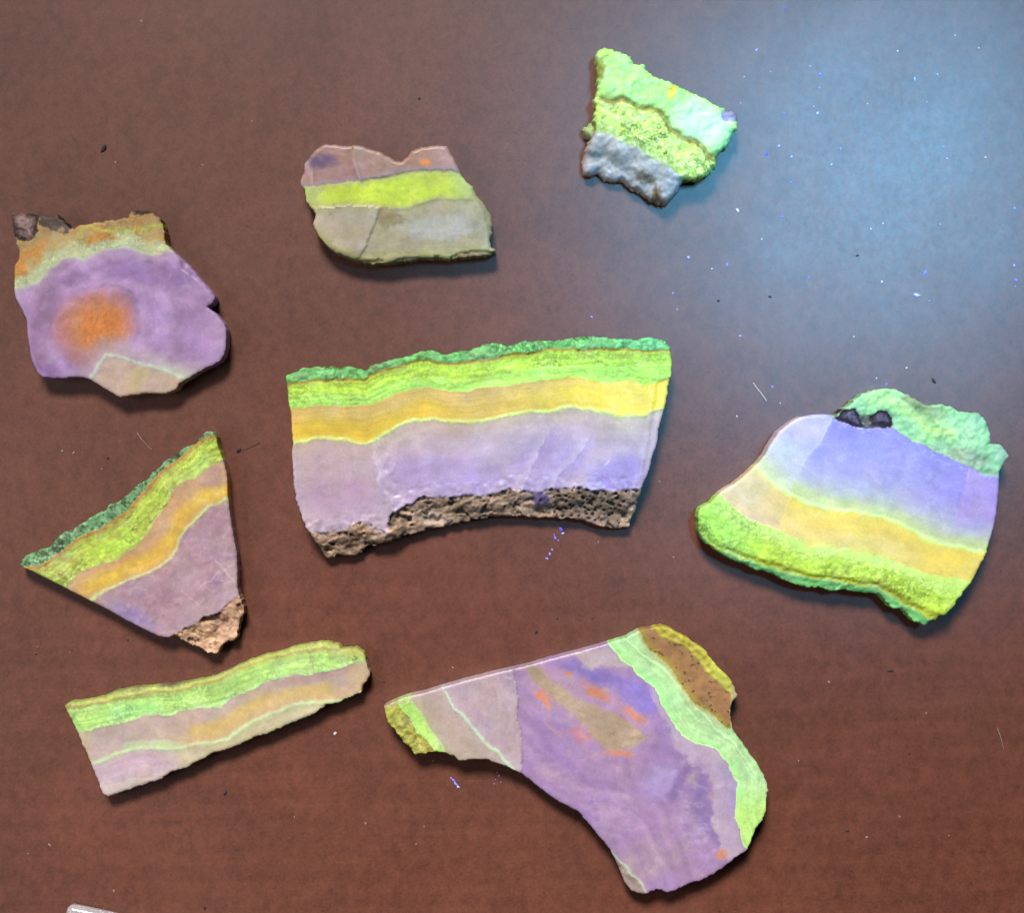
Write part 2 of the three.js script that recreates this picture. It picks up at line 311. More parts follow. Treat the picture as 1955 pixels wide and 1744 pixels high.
{ // slab with the orange heart
  const z = view(0, 370, 480 / 1955);
  const L1 = z.curve(110, 745, 200, 705, 270, 690, 330, 640, 400, 560, 470, 510, 560, 480, 640, 495, 720, 465, 800, 430, 900, 425, 990, 405, 1060, 430, 1130, 460, 1200, 465, 1280, 450);
  const L0 = z.curve(110, 560, 250, 470, 330, 400, 420, 370, 560, 330, 620, 330, 640, 270, 700, 255, 760, 275, 850, 290, 1000, 290, 1100, 280, 1260, 250);
  const L2 = z.curve(690, 1460, 760, 1350, 830, 1262, 900, 1265, 980, 1280, 1080, 1310, 1200, 1350, 1330, 1400, 1440, 1435);
  const dark = z.poly(80, 140, 300, 150, 285, 250, 290, 300, 245, 365, 150, 365, 110, 330), dark2 = z.blob(1095, 130, 120, 42, -3), stain = z.blob(420, 210, 170, 90, 25);
  const core = z.blob(770, 1035, 205, 200, -20), halo = z.blob(740, 1040, 370, 310, -25), arc = z.line(470, 640, 560, 570, 650, 580, 720, 650, 900, 690, 1100, 730, 1300, 800, 1500, 850);
  const dk = z.blob(590, 650, 170, 90, 15), dk2 = z.blob(340, 1000, 130, 420, 12), blue = z.blob(1150, 620, 420, 110, 8), chip = z.curve(1300, 400, 1410, 520, 1420, 600, 1560, 680, 1680, 800), right = z.line(1620, 890, 1600, 960, 1610, 1000), corner = z.blob(350, 1370, 140, 80, 10);
  slab({
    rockClass: 4, milk: 0.12, gain: 1.04, seed: 1, thick: 8, bevel: 6, drop: 1.2, label: 'violet slab with an orange heart and a tan and black upper edge', jag: (x, y) => y < 470 ? 1.2 : 0.35,
    outline: z.pts([95, 150, 230, 150, 330, 165, 420, 180, 440, 160, 500, 220, 545, 270, 580, 265, 640, 240, 760, 225, 900, 200, 1000, 180, 1010, 140, 1080, 120, 1180, 140, 1200, 165, 1250, 190, 1270, 260, 1285, 330, 1290, 390, 1330, 430, 1410, 500, 1500, 590, 1560, 670, 1610, 720, 1665, 785, 1670, 820, 1650, 850, 1610, 880, 1680, 930, 1740, 1010, 1760, 1060, 1755, 1200, 1740, 1260, 1700, 1310, 1600, 1360, 1540, 1390, 1440, 1450, 1390, 1480, 1370, 1520, 1290, 1555, 1220, 1555, 1140, 1550, 1030, 1565, 930, 1585, 870, 1550, 770, 1490, 690, 1440, 620, 1425, 470, 1435, 340, 1430, 300, 1410, 260, 1320, 235, 1240, 215, 1100, 205, 980, 170, 900, 125, 820, 110, 740, 115, 560, 150, 500, 150, 440, 125, 370, 100, 280, 90, 200]),
    parts: [['violet_layer', ...CALCITE], ['orange_patch', ...CALCITE], ['tan_crust', ...CRUST], ['pale_layer', ...CALCITE], ['dark_rock', ...ROCK], ['dark_chip', ...ROCK]],
    paint(x, y, wx, wy) {
      const a = L1(wx, wy), n = fbm(x / 45, y / 45, 3, 4), n2 = fbm(x / 14, y / 14, 8, 3), b = L2(wx, wy);
      if (a < 0) { // tan, olive and mint crust
        Q.cls = 2; set(186, 196, 150);
        mix(188, 205, 150, ss(-4, 0, a));
        mix(178, 152, 92, ss(-14, -34, a + 10 * n));
        mix(196, 126, 48, ss(0.05, 0.42, fbm(x / 26, y / 26, 17, 3) + 0.3 * ss(110, 20, x)) * ss(-10, -22, a) * 0.85);
        const e = L0(wx, wy); mix(178, 190, 62, 0.85 * Math.exp(-e * e / 10) * ss(140, 165, x));
        mix(146, 116, 68, 0.75 * ss(0, -22, e));
        grains(x, y, 6, 5, 0.22, 0.32);
        const s = stain(wx, wy) + 0.5 * n2; mix(136, 100, 76, 0.8 * ss(1.3, 0.5, stain(x, y)));
        if (s < 0.95) { mix(48, 36, 30, 0.9 * ss(0.95, 0.6, s + 0.8 * fbm(x / 7, y / 7, 29, 2))); }
        const d = dark(wx, wy); if (d < 3) { Q.cls = 4; const w = ss(3, -2, d); mix(102, 86, 88, w); mix(46, 34, 32, w * ss(-13, -3, d) * 0.85); rock(x, y, 6, 0.12); Q.h -= 0.5 * w; }
        if (dark2(x, y) < 1) { Q.cls = 5; mix(40, 30, 26, ss(1, 0.7, dark2(wx, wy))); Q.h -= 1.2; rock(x, y, 6, 0.2); }
        return;
      }
      set(164, 130, 184);
      mix(178, 150, 186, 0.9 * ss(34, 2, a + 8 * n)); mix(196, 205, 178, ss(9, 0, a + 3 * n2));
      mix(132, 98, 170, 0.5 * ss(1.2, 0.4, blue(wx, wy) + 0.35 * n2)); mix(128, 94, 148, 0.7 * ss(1.3, 0.3, dk(wx, wy) + 0.4 * n2)); mix(132, 96, 140, 0.7 * ss(1.15, 0.4, dk2(wx, wy)));
      mix(122, 86, 152, 0.6 * ss(1.1, 0.3, corner(wx, wy)));
      mul(1 + 0.1 * n + 0.06 * n2);
      const ar = arc(wx, wy); mix(180, 148, 196, 0.35 * Math.exp(-ar * ar / 60)); mix(178, 150, 198, 0.3 * ss(0.05, 0.4, n));
      const hl = halo(wx, wy) + 0.16 * n; mix(176, 112, 118, 0.65 * ss(1.15, 0.75, hl)); mix(190, 118, 88, 0.9 * ss(1.05, 0.45, hl));
      const c = core(wx, wy) + 0.25 * n2; mix(204, 118, 48, 0.95 * ss(1.35, 0.35, c));
      if (c < 1) { mul(1 + 0.16 * fbm(x / 5, y / 7, 23, 2) * ss(1, 0.6, c)); }
      if (hl < 0.9) Q.cls = 1; mul(1 + 0.13 * fbm(hl * 7, Math.atan2(y - 620, x - 190) * 1.2, 37, 3) * ss(0.5, 1.0, hl) * ss(3, 1.2, hl)); mul(1 + 0.1 * fbm(x / 3.4, y / 3.4, 39, 2) * ss(1.1, 0.6, hl));
      mix(182, 160, 178, 0.8 * ss(-52, -6, b + 8 * n) * ss(-70, -20, b)); mix(186, 196, 178, 0.7 * ss(-26, -4, b) * ss(250, 330, x));
      if (b > 0) { Q.cls = 3; mix(188, 164, 150, ss(0, 9, b)); mul(1 + 0.06 * n2); mix(206, 190, 120, 0.45 * ss(0.1, 0.5, n + 0.4 * ss(210, 180, x))); }
      mix(198, 214, 190, 0.95 * Math.exp(-b * b / 9)); Q.h += 0.12 * Math.exp(-b * b / 8) * (0.5 + n2) - 0.15 * ss(-1, 2, b);
      const cc = chip(wx, wy); mix(168, 140, 190, 0.5 * ss(-2, -9, cc)); Q.h -= 0.9 * ss(2, -8, cc) * ss(330, 345, x);
      crack(right(x, y), 0.5, 0); mix(182, 152, 188, 0.5 * ss(395, 430, x) * ss(570, 610, y));
      Q.h += 0.1 * n2;
    },
  });
}
{ // two-humped pink and lime slab
  const z = view(550, 250, 420 / 1955);
  const L1 = z.curve(130, 490, 250, 490, 400, 470, 540, 450, 640, 435, 800, 420, 900, 390, 1050, 370, 1200, 350, 1350, 355, 1520, 370);
  const L2 = z.curve(180, 680, 400, 680, 560, 665, 780, 680, 900, 690, 1080, 690, 1150, 640, 1300, 615, 1500, 610, 1660, 600);
  const F = z.curve(820, 690, 790, 760, 760, 850, 720, 960, 700, 1010, 650, 1080), F1 = z.line(585, 170, 585, 260, 610, 350, 640, 430), F1s = z.curve(580, 130, 585, 260, 610, 350, 640, 430), F2 = z.line(820, 690, 780, 800, 760, 850, 720, 960, 670, 1070), F3 = z.line(770, 685, 880, 690, 1010, 690, 1090, 695), F4 = z.line(1020, 780, 1060, 750, 980, 880, 1040, 930, 1120, 970);
  const purple = z.blob(310, 275, 150, 70, -5), spot = z.blob(1240, 278, 62, 40, 12), olive = z.blob(910, 780, 150, 90, 5), greyb = z.blob(1330, 860, 430, 130, -2), lobe = z.line(150, 290, 190, 340, 230, 460), edge = z.curve(250, 920, 360, 1000, 480, 1060, 660, 1120, 900, 1120, 1100, 1100, 1350, 1085, 1800, 1060), side = z.curve(1540, 380, 1620, 490, 1650, 600, 1740, 720, 1760, 860, 1790, 960), notch = z.blob(1700, 1110, 200, 40, 0);
  slab({
    gain: 1.08, seed: 2, thick: 8.5, bevel: 8, drop: 1.6, label: 'two-humped slab, dull pink above a lime green stripe and olive grey below', jag: () => 0.7,
    outline: z.pts([150, 290, 200, 220, 250, 160, 330, 115, 450, 125, 560, 130, 640, 130, 740, 165, 830, 190, 900, 235, 960, 265, 1010, 275, 1050, 235, 1100, 180, 1180, 145, 1280, 130, 1410, 130, 1440, 190, 1480, 260, 1520, 350, 1540, 400, 1580, 450, 1640, 490, 1670, 570, 1720, 620, 1760, 680, 1800, 740, 1810, 840, 1815, 910, 1790, 950, 1800, 1040, 1850, 1045, 1840, 1075, 1800, 1100, 1700, 1105, 1560, 1120, 1420, 1135, 1350, 1120, 1200, 1130, 1060, 1155, 900, 1170, 760, 1180, 670, 1165, 560, 1130, 440, 1085, 360, 1035, 280, 940, 235, 880, 222, 820, 250, 740, 240, 720, 190, 670, 160, 610, 150, 530, 115, 480, 115, 430, 135, 380]),
    parts: [['pink_layer', ...CALCITE], ['lime_stripe', ...CRUST], ['olive_layer', ...CALCITE], ['brown_rim', ...ROCK]],
    paint(x, y, wx, wy) {
      const a = L1(wx, wy), b = L2(wx, wy), n = fbm(x / 40, y / 40, 103, 4), n2 = fbm(x / 10, y / 10, 108, 3);
      if (a < 0) {
        set(150, 108, 98); const f = F1s(wx, wy);
        mix(168, 128, 128, 0.9 * ss(-1, -14, -f) * ss(-1.5, 1.5, f < 0 ? -f : 0)); if (f < 0) mix(172, 134, 132, 0.75); // left of the crack
        mix(160, 128, 96, 0.5 * ss(0.0, 0.5, n)); mix(150, 106, 74, 0.55 * ss(690, 735, x) * ss(860, 800, x)); mix(172, 130, 126, 0.6 * ss(820, 860, x) * (1 - 0.4 * n));
        mix(104, 78, 112, 0.95 * ss(1.25, 0.5, purple(wx, wy) + 0.2 * n2)); mix(226, 122, 42, ss(1.2, 0.4, spot(wx, wy) + 0.25 * n2));
        mix(150, 132, 142, 0.75 * ss(-16, -2, a + 4 * n2));
        const l = lobe(x, y); if (x < 598) mix(196, 164, 166, 0.7 * Math.exp(-l * l / 40));
        crack(F1(x, y), 0.35, 0); Q.h += 0.35 * ss(-1.5, 1.5, -f) + 0.15 * n + 0.08 * n2; return;
      }
      const t = a / (a - b + 0.001);
      if (b < 0) {
        Q.cls = 1; set(176, 190, 66);
        mix(188, 212, 52, 0.75 * ss(0.0, 0.4, fbm(x / 60, y / 26, 121, 3) + 0.25));
        mix(176, 182, 112, 0.75 * ss(14, 2, a + 8 * n2)); mix(172, 182, 118, 0.75 * Math.max(ss(640, 590, x), ss(850, 895, x)));
        mix(164, 158, 100, 0.7 * ss(-13, -1, b)); mul(1 + 0.08 * n2); Q.h += 0.12 * n2;
      } else {
        Q.cls = 2; const f = F(wx, wy); // positive: left of the fracture
        set(160, 150, 118); mix(174, 160, 138, 0.9 * ss(0, 3, f) * ss(0, 22, b)); mix(166, 164, 112, 0.6 * ss(22, 0, b));
        if (f < 0) { mix(138, 124, 84, 0.9 * ss(1.2, 0.6, olive(wx, wy) + 0.3 * n2)); mix(168, 163, 152, 0.9 * ss(1.1, 0.6, greyb(wx, wy) + 0.5 * n2)); }
        const e = edge(wx, wy); mix(160, 156, 98, 0.8 * ss(-14, -2, e)); mul(1 + 0.1 * n + 0.1 * n2 * ss(-24, -6, e));
        const streak = fbm(x / 40, y / 4, 131, 2); mix(182, 176, 128, 0.3 * ss(0.1, 0.5, streak) * ss(-34, -12, e));
        if (notch(x, y) < 1.1 || (e > 7 && fbm(x / 16, y / 8, 140, 3) > 0.0 && x > 660)) { Q.cls = 3; mix(128, 106, 72, 0.8); Q.h -= 0.6; rock(x, y, 144, 0.12); mix(140, 122, 84, 0.4); }
        crack(F2(x, y), 0.25, 0); crack(F3(x, y), 0.22, 0); Q.h += 0.45 * ss(-1.5, 1.5, f) + 0.1 * n2 - 0.15 * ss(0, 3, b);
      }
      const s = side(wx, wy); if (s < 0) { mix(168, 158, 112, 0.6 * ss(0, -6, s)); Q.h -= 0.9 * ss(0, -12, s); }
    },
  });
}
{ // rough stone under the torch
  const z = view(1080, 70, 360 / 1847);
  const B = z.line(360, 600, 430, 625, 560, 615, 660, 660, 720, 700, 850, 690, 940, 750, 1000, 830, 1050, 900, 1130, 970, 1250, 1040, 1350, 1110, 1440, 1180), Bs = z.curve(290, 600, 430, 625, 560, 615, 660, 660, 720, 700, 850, 690, 940, 750, 1000, 830, 1050, 900, 1130, 970, 1250, 1040, 1350, 1110, 1440, 1180);
  const W = z.curve(200, 900, 280, 930, 420, 950, 600, 1040, 750, 1110, 900, 1200, 1020, 1270, 1150, 1380, 1200, 1430), G = z.curve(270, 800, 420, 850, 560, 930, 700, 1000, 850, 1090, 1000, 1180, 1180, 1320);
  const cyan = z.blob(1330, 850, 320, 240, 25), blue = z.blob(1620, 765, 100, 75, 0), blue2 = z.blob(1300, 600, 90, 30, 25), orange = z.blob(1040, 540, 42, 80, 0), st1 = z.blob(780, 1370, 150, 110, 35), st2 = z.blob(880, 1540, 60, 90, 10), st3 = z.blob(350, 330, 50, 120, 5), knob = z.blob(225, 890, 55, 75, 10), glass = z.blob(1020, 1450, 130, 160, 20);
  slab({
    seed: 3, gain: 1.3, thick: 10.5, bevel: 14, drop: 3, soft: 0.9, flare: -3, sideRough: 5, label: 'small rough stone, bright green above a grey white foot, in the blue torch light', jag: () => 1.7,
    outline: z.pts([300, 150, 330, 105, 380, 90, 450, 100, 540, 140, 640, 180, 660, 220, 670, 260, 720, 250, 775, 250, 800, 320, 870, 370, 940, 400, 1020, 430, 1090, 470, 1180, 500, 1240, 530, 1330, 570, 1400, 600, 1450, 660, 1530, 680, 1580, 710, 1660, 720, 1690, 770, 1700, 810, 1690, 890, 1640, 950, 1600, 1040, 1540, 1100, 1480, 1160, 1480, 1230, 1440, 1310, 1360, 1370, 1260, 1400, 1180, 1390, 1130, 1420, 1110, 1490, 1060, 1550, 1010, 1610, 930, 1600, 830, 1580, 800, 1530, 720, 1490, 620, 1420, 600, 1400, 540, 1380, 400, 1380, 370, 1340, 330, 1290, 250, 1330, 190, 1330, 170, 1280, 165, 1190, 190, 1110, 230, 1020, 260, 970, 200, 960, 180, 880, 230, 830, 275, 820, 280, 740, 310, 690, 285, 640, 290, 560, 320, 500, 310, 420, 300, 330, 310, 280]),
    parts: [['green_crown', ...CRUST], ['granular_band', ...CRUST], ['grey_foot', ...CALCITE]],
    paint(x, y, wx, wy) {
      const b = Bs(wx, wy), w = W(wx, wy), g = G(wx, wy), d = B(wx, wy), n = fbm(x / 28, y / 28, 203, 4), n2 = fbm(x / 8, y / 8, 208, 3);
      if (b < 0) {
        set(178, 228, 116); mix(150, 214, 112, 0.7 * ss(-0.05, 0.4, n)); mix(176, 232, 150, 0.6 * ss(0.0, 0.35, n2)); mix(190, 218, 90, 0.5 * ss(0.1, 0.4, fbm(x / 18, y / 12, 217, 3)));
        mix(186, 230, 162, 0.95 * ss(1.3, 0.5, cyan(wx, wy) + 0.35 * n + 0.2 * n2)); mix(132, 112, 150, 0.9 * ss(1.15, 0.7, blue(wx, wy) + 0.4 * n2));
        mix(222, 178, 50, 0.9 * ss(1.2, 0.5, orange(wx, wy) + 0.3 * n2)); mix(128, 112, 40, 0.8 * ss(1.2, 0.4, st3(wx, wy) + 0.4 * n2));
        Q.h += 0.9 * n + 0.45 * n2; if (cyan(x, y) > 1) { mul(0.98); grains(x, y, 9, 205, 0.35, 0.2); }
      } else if (w < 0) {
        Q.cls = 1; set(194, 224, 100); mix(166, 190, 86, 0.7 * ss(-2, 4, g)); mix(150, 168, 92, 0.7 * ss(0, 14, g));
        mix(208, 236, 140, 0.7 * ss(0, 0.35, n2)); mix(136, 148, 46, 0.6 * ss(0.12, 0.4, fbm(x / 9, y / 6, 227, 3))); Q.h += 0.6 * n + 0.4 * n2; grains(x, y, 6.5, 225, 0.75 * ss(14, -4, g) + 0.15, 0.6 * ss(16, -4, g) + 0.15);
      } else {
        Q.cls = 2; set(164, 156, 154); mix(178, 170, 156, 0.5 * ss(0.05, 0.5, n)); mix(168, 172, 120, 0.6 * ss(10, 0, w)); mix(150, 152, 160, 0.6 * ss(1.2, 0.6, glass(wx, wy)));
        mix(104, 84, 64, 0.75 * ss(1.1, 0.3, st1(wx, wy) + 0.6 * n2 + 0.2)); mix(106, 84, 56, 0.85 * ss(1.2, 0.5, st2(wx, wy) + 0.4 * n2)); mix(132, 122, 122, 0.4 * ss(0.2, 0.5, fbm(x / 12, y / 12, 230, 3)));
        Q.h += 1.0 * n + 0.35 * n2 - 2.4 * ss(0, 60, w);
        if (glass(x, y) > 1) { Q.h -= 1.2 * ss(30, 52, w); }
      }
      const wd = 5.5 + 6 * fbm(x / 12, y / 12, 240, 3); mix(116, 88, 30, ss(0.5, 2.5, wd) * (0.75 + 0.4 * n2) * Math.exp(-d * d / (wd * wd * 1.3 + 1))); Q.h -= 1.0 * Math.exp(-d * d / 30);
      if (knob(x, y) < 1.2) { Q.cls = 1; mix(140, 150, 84, 0.8); Q.h -= 3.5; }
    },
  });
}
{ // the long banded slab
  const z = view(520, 620, 790 / 1955);
  const K1 = z.curve(60, 282, 150, 268, 280, 264, 430, 264, 470, 240, 560, 208, 680, 182, 740, 174, 830, 187, 920, 182, 1030, 168, 1130, 147, 1250, 127, 1400, 116, 1550, 118, 1700, 125, 1890, 125);
  const K15 = z.curve(80, 335, 180, 330, 300, 325, 440, 325, 520, 275, 620, 265, 740, 245, 860, 262, 1000, 250, 1150, 220, 1300, 200, 1500, 188, 1650, 200, 1885, 185);
  const K2 = z.curve(80, 397, 180, 387, 250, 380, 330, 386, 400, 386, 470, 376, 560, 345, 610, 315, 740, 297, 860, 320, 960, 307, 1080, 293, 1200, 276, 1350, 252, 1440, 246, 1580, 276, 1700, 266, 1780, 285, 1885, 245);
  const K3 = z.curve(85, 562, 150, 549, 250, 537, 340, 546, 440, 565, 500, 530, 580, 490, 680, 450, 760, 440, 830, 460, 920, 465, 1040, 445, 1120, 425, 1210, 410, 1300, 410, 1420, 390, 1500, 395, 1545, 420, 1640, 430, 1740, 430, 1800, 410, 1850, 405);
  const K4 = z.curve(165, 978, 240, 988, 330, 970, 400, 930, 440, 935, 480, 955, 540, 985, 560, 890, 660, 850, 720, 810, 860, 810, 980, 810, 1080, 790, 1120, 770, 1240, 795, 1340, 775, 1480, 775, 1600, 790, 1680, 790, 1760, 770);
  const F1 = z.curve(470, 560, 475, 600, 500, 680, 500, 740, 540, 820, 575, 900), F1l = z.line(475, 600, 482, 650, 500, 680, 498, 740, 540, 820, 570, 880), F2 = z.curve(1370, 420, 1350, 440, 1260, 600, 1200, 730, 1180, 790), F2l = z.line(1350, 440, 1300, 530, 1260, 600, 1200, 730), F3 = z.curve(1530, 440, 1500, 530, 1440, 620, 1350, 720, 1330, 780), F3l = z.line(1500, 530, 1440, 620, 1380, 700), F4 = z.line(1650, 600, 1600, 640, 1560, 680, 1520, 710), F5 = z.line(1548, 270, 1548, 340, 1552, 410), F5s = z.curve(1548, 200, 1548, 340, 1552, 410), F6 = z.curve(1800, 240, 1790, 400, 1760, 560, 1740, 760), F6l = z.line(1800, 260, 1782, 410, 1755, 560, 1745, 640);
  const vio1 = z.blob(1300, 640, 200, 130, -30), vio2 = z.blob(800, 710, 320, 110, 0), vio3 = z.blob(330, 800, 170, 90, 0), vio4 = z.blob(1620, 720, 180, 90, -25), gem = z.blob(1270, 820, 48, 32, 0), pale = z.blob(740, 915, 120, 36, 12), ashy = z.poly(1330, 770, 1690, 780, 1640, 960, 1500, 950, 1330, 900), flakes = [z.line(1370, 540, 1490, 545), z.line(1100, 570, 1170, 552), z.line(1010, 500, 1050, 505), z.line(300, 600, 370, 618), z.line(120, 695, 180, 690), z.line(200, 660, 235, 640), z.line(1600, 465, 1640, 462), z.line(690, 600, 740, 592), z.line(1130, 480, 1220, 484)], gash = z.blob(520, 700, 55, 160, -12);
  slab({
    rockClass: 4, gain: 1.06, seed: 4, thick: 9.5, bevel: 5, drop: 1.3, label: 'long arched slab, green and yellow bands above lilac with a brown pitted rock rim', jag: (x, y) => (y < 760 && x > 560 ? 1.5 : y > 930 ? 1.6 : 0.5),
    outline: z.pts([62, 245, 100, 225, 150, 205, 220, 200, 300, 200, 360, 195, 420, 210, 440, 218, 460, 195, 510, 185, 560, 165, 620, 155, 700, 125, 760, 120, 795, 135, 810, 145, 880, 125, 940, 120, 990, 100, 1020, 88, 1080, 92, 1130, 98, 1150, 85, 1200, 78, 1280, 78, 1370, 75, 1430, 60, 1500, 57, 1600, 65, 1700, 72, 1760, 60, 1850, 75, 1875, 95, 1885, 130, 1885, 190, 1880, 240, 1870, 300, 1860, 370, 1845, 420, 1825, 500, 1820, 560, 1800, 610, 1785, 670, 1765, 730, 1745, 770, 1735, 830, 1710, 900, 1690, 950, 1660, 965, 1600, 965, 1530, 950, 1470, 930, 1380, 915, 1280, 915, 1150, 905, 1060, 908, 960, 920, 860, 945, 760, 970, 640, 995, 560, 1020, 490, 1045, 430, 1055, 415, 1085, 370, 1100, 300, 1095, 260, 1110, 235, 1095, 225, 1060, 200, 1030, 180, 985, 160, 960, 130, 880, 105, 800, 98, 700, 92, 620, 98, 560, 90, 480, 88, 410, 78, 380, 72, 300]),
    parts: [['lilac_layer', ...CALCITE], ['yellow_band', ...CALCITE], ['lime_band', ...CRUST], ['green_crust', ...CRUST], ['rock_rim', ...ROCK]],
    paint(x, y, wx, wy) {
      const a = K1(wx, wy), n = fbm(x / 60, y / 50, 303, 4), n2 = fbm(x / 11, y / 11, 308, 3);
      if (a < -1.5) {
        Q.cls = 3; set(94, 172, 84); mix(126, 206, 116, 0.6 * ss(-0.1, 0.4, n2)); mix(104, 198, 126, 0.7 * ss(1050, 1260, x)); mix(58, 108, 48, 0.8 * ss(0.05, 0.45, fbm(x / 16, y / 9, 311, 3)) * ss(1200, 1000, x)); mix(120, 150, 84, 0.5 * ss(-7, -2, a));
        Q.h += -0.5 * ss(-2, -26, a) + 0.4 * n2; grains(x, y, 8.5, 305, 0.9, 0.75); return;
      }
      const b = K2(wx, wy);
      if (b < 0) {
        Q.cls = 2; const m = K15(wx, wy); set(172, 216, 66); mix(168, 226, 98, ss(-5, 9, m)); mix(182, 240, 76, 0.7 * ss(850, 1200, x) * (0.7 + 0.5 * n)); mix(160, 176, 58, 0.6 * ss(11, 3, a));
        mul(1 + 0.24 * fbm(x / 110, a / 4, 321, 3)); mix(150, 156, 52, 0.35 * ss(0.1, 0.45, fbm(x / 30, a / 5, 323, 3))); grains(x, y, m < 0 ? 6 : 10, 325, 0.28, m < 0 ? 0.42 : 0.26);
        mix(206, 244, 142, 0.45 * Math.exp(-m * m / 5) * ss(-0.2, 0.3, n2)); mix(158, 124, 30, 0.95 * Math.exp(-(a + 0.5) * (a + 0.5) / 7)); mix(212, 232, 128, 0.5 * ss(-4, 0, b)); return;
      }
      const c = K3(wx, wy);
      if (c < 0) {
        Q.cls = 1; const t = b / (b - c + 0.01); set(210, 180, 98); mix(220, 186, 58, 0.9 * ss(0.25, 0.62, t + 0.1 * n)); mix(218, 190, 66, 0.75 * ss(780, 1050, x) * ss(0.05, 0.4, t)); mix(240, 210, 62, 0.8 * ss(1020, 1150, x)); mix(205, 170, 112, 0.4 * ss(800, 900, x) * ss(1050, 950, x));
        mul(1 + 0.09 * fbm(x / 90, (b - c) > 0 ? t * 22 : 0, 331, 3)); mix(206, 196, 92, 0.6 * ss(-12, -3, c) * ss(1100, 800, x)); mix(232, 205, 110, 0.25 * ss(0.2, 0.5, fbm(x / 70, t * 13, 335, 2)));
        const s5 = F5s(x, y); Q.h += 0.18 * ss(-1, 1, -s5); mix(246, 214, 70, 0.3 * ss(0, 3, -s5)); crack(F5(x, y), 0.4, 0);
        Q.h += 0.05 * n2;
      } else {
        set(182, 162, 182); mix(194, 176, 136, 0.85 * ss(34, 6, c + 8 * n) ); mix(186, 166, 164, 0.6 * ss(60, 20, c + 10 * n));
        mix(166, 144, 192, 0.8 * ss(70, 110, c + 12 * n2) * (0.6 + 0.6 * n)); mix(158, 136, 196, 0.6 * ss(1.2, 0.4, vio1(wx, wy))); mix(162, 142, 194, 0.75 * ss(1.2, 0.5, vio2(wx, wy))); mix(160, 128, 172, 0.7 * ss(1.2, 0.5, vio3(wx, wy))); mix(148, 128, 198, 0.75 * ss(1.2, 0.5, vio4(wx, wy)));
        mul(1 + 0.05 * n + 0.05 * fbm(x / 60, c / 6, 341, 2));
        const f1 = F1(wx, wy), f2 = F2(wx, wy), f3 = F3(wx, wy);
        if (f1 > 0) { mix(178, 152, 160, 0.35 * ss(0, 5, f1)); } mix(196, 180, 200, 0.5 * ss(-26, -3, f1) * ss(2, -2, f1) * ss(0.0, 0.35, n2 + 0.25)); Q.h += 0.3 * ss(2, -4, f1) * ss(840, 960, y);
        Q.h += (f1 < -2 && f1 > -30 ? 0.35 * n2 : 0);
        Q.h -= (0.1 * ss(2, -3, f2) + 0.1 * ss(2, -3, f3)) * ss(800, 860, y); mix(160, 138, 184, 0.6 * ss(1, -1, f2) * ss(-44, -4, f2) * ss(800, 850, y)); mix(168, 144, 186, 0.55 * ss(1, -1, f3) * ss(-40, -4, f3) * ss(820, 860, y)); mix(206, 190, 196, 0.45 * ss(-1, 1, f2) * ss(26, 2, f2) * ss(800, 850, y)); mix(206, 188, 194, 0.4 * ss(-1, 1, f3) * ss(20, 2, f3) * ss(820, 860, y));
        crack(F1l(wx, wy), 0.5, 0); crack(F2l(wx, wy), 0.55); crack(F3l(wx, wy), 0.55); crack(F4(wx, wy), 0.8);
        for (const f of flakes) { const d = f(wx, wy); if (d < 6) { mix(208, 196, 190, 0.42 * Math.exp(-d * d / 5) * ss(-0.3, 0.4, n2)); } }
        const r = K4(wx, wy);
        mix(196, 180, 198, 0.5 * ss(-24, -3, r) * ss(-0.1, 0.3, n2)); if (r > -24) Q.h += 0.35 * n2;
        if (r > 0) {
          Q.cls = 4; mix(150, 124, 104, ss(0, 4, r)); mix(96, 82, 72, 0.7 * ss(0, 0.4, fbm(x / 30, y / 14, 351, 3) + 0.2 * ss(640, 600, x) - 0.1)); Q.h -= 0.4 + 3.4 * ss(4, 48, r); rock(x, y, 355, 0.85); mix(156, 132, 114, 0.22);
          if (ashy(wx, wy) < 0) { const w = worley(wx / 13, wy / 10, 361), p = ss(0.16 + 0.3 * w.id, 0.08, w.f1); mix(92, 76, 66, 0.45); mix(30, 24, 22, 0.8 * p); Q.h -= 0.7 * p; }
          mix(206, 182, 166, 0.85 * ss(1.1, 0.6, pale(wx, wy) + 0.3 * n2)); mix(86, 74, 118, 0.9 * ss(1.1, 0.7, gem(wx, wy)));
          mix(196, 176, 192, 0.75 * ss(15, 0, r) * ss(690, 720, x) * ss(750, 730, x));
        }
      }
      const f6 = F6(wx, wy); if (f6 < 0) { Q.h -= 0.5 * ss(0, -12, f6); mix(206, 182, 190, c > 0 ? 0.3 : 0); } crack(F6l(x, y), 0.35, 0);
      const lw = 0.55 + 0.45 * ss(-0.4, 0.3, fbm(x / 26, y / 26, 377, 2)), bead = 3.6 + 2.2 * vn(x / 3.2, y / 3.2, 371); mix(205, 236, 122, lw * 0.95 * Math.exp(-c * c / (bead * 3.2))); mix(226, 246, 180, 0.5 * Math.exp(-c * c / 3) * ss(-0.2, 0.5, vn(x / 2.6, y / 2.6, 373))); Q.h += 0.25 * Math.exp(-c * c / 7) * (0.6 + 0.5 * vn(x / 3.2, y / 3.2, 371));
    },
  });
}
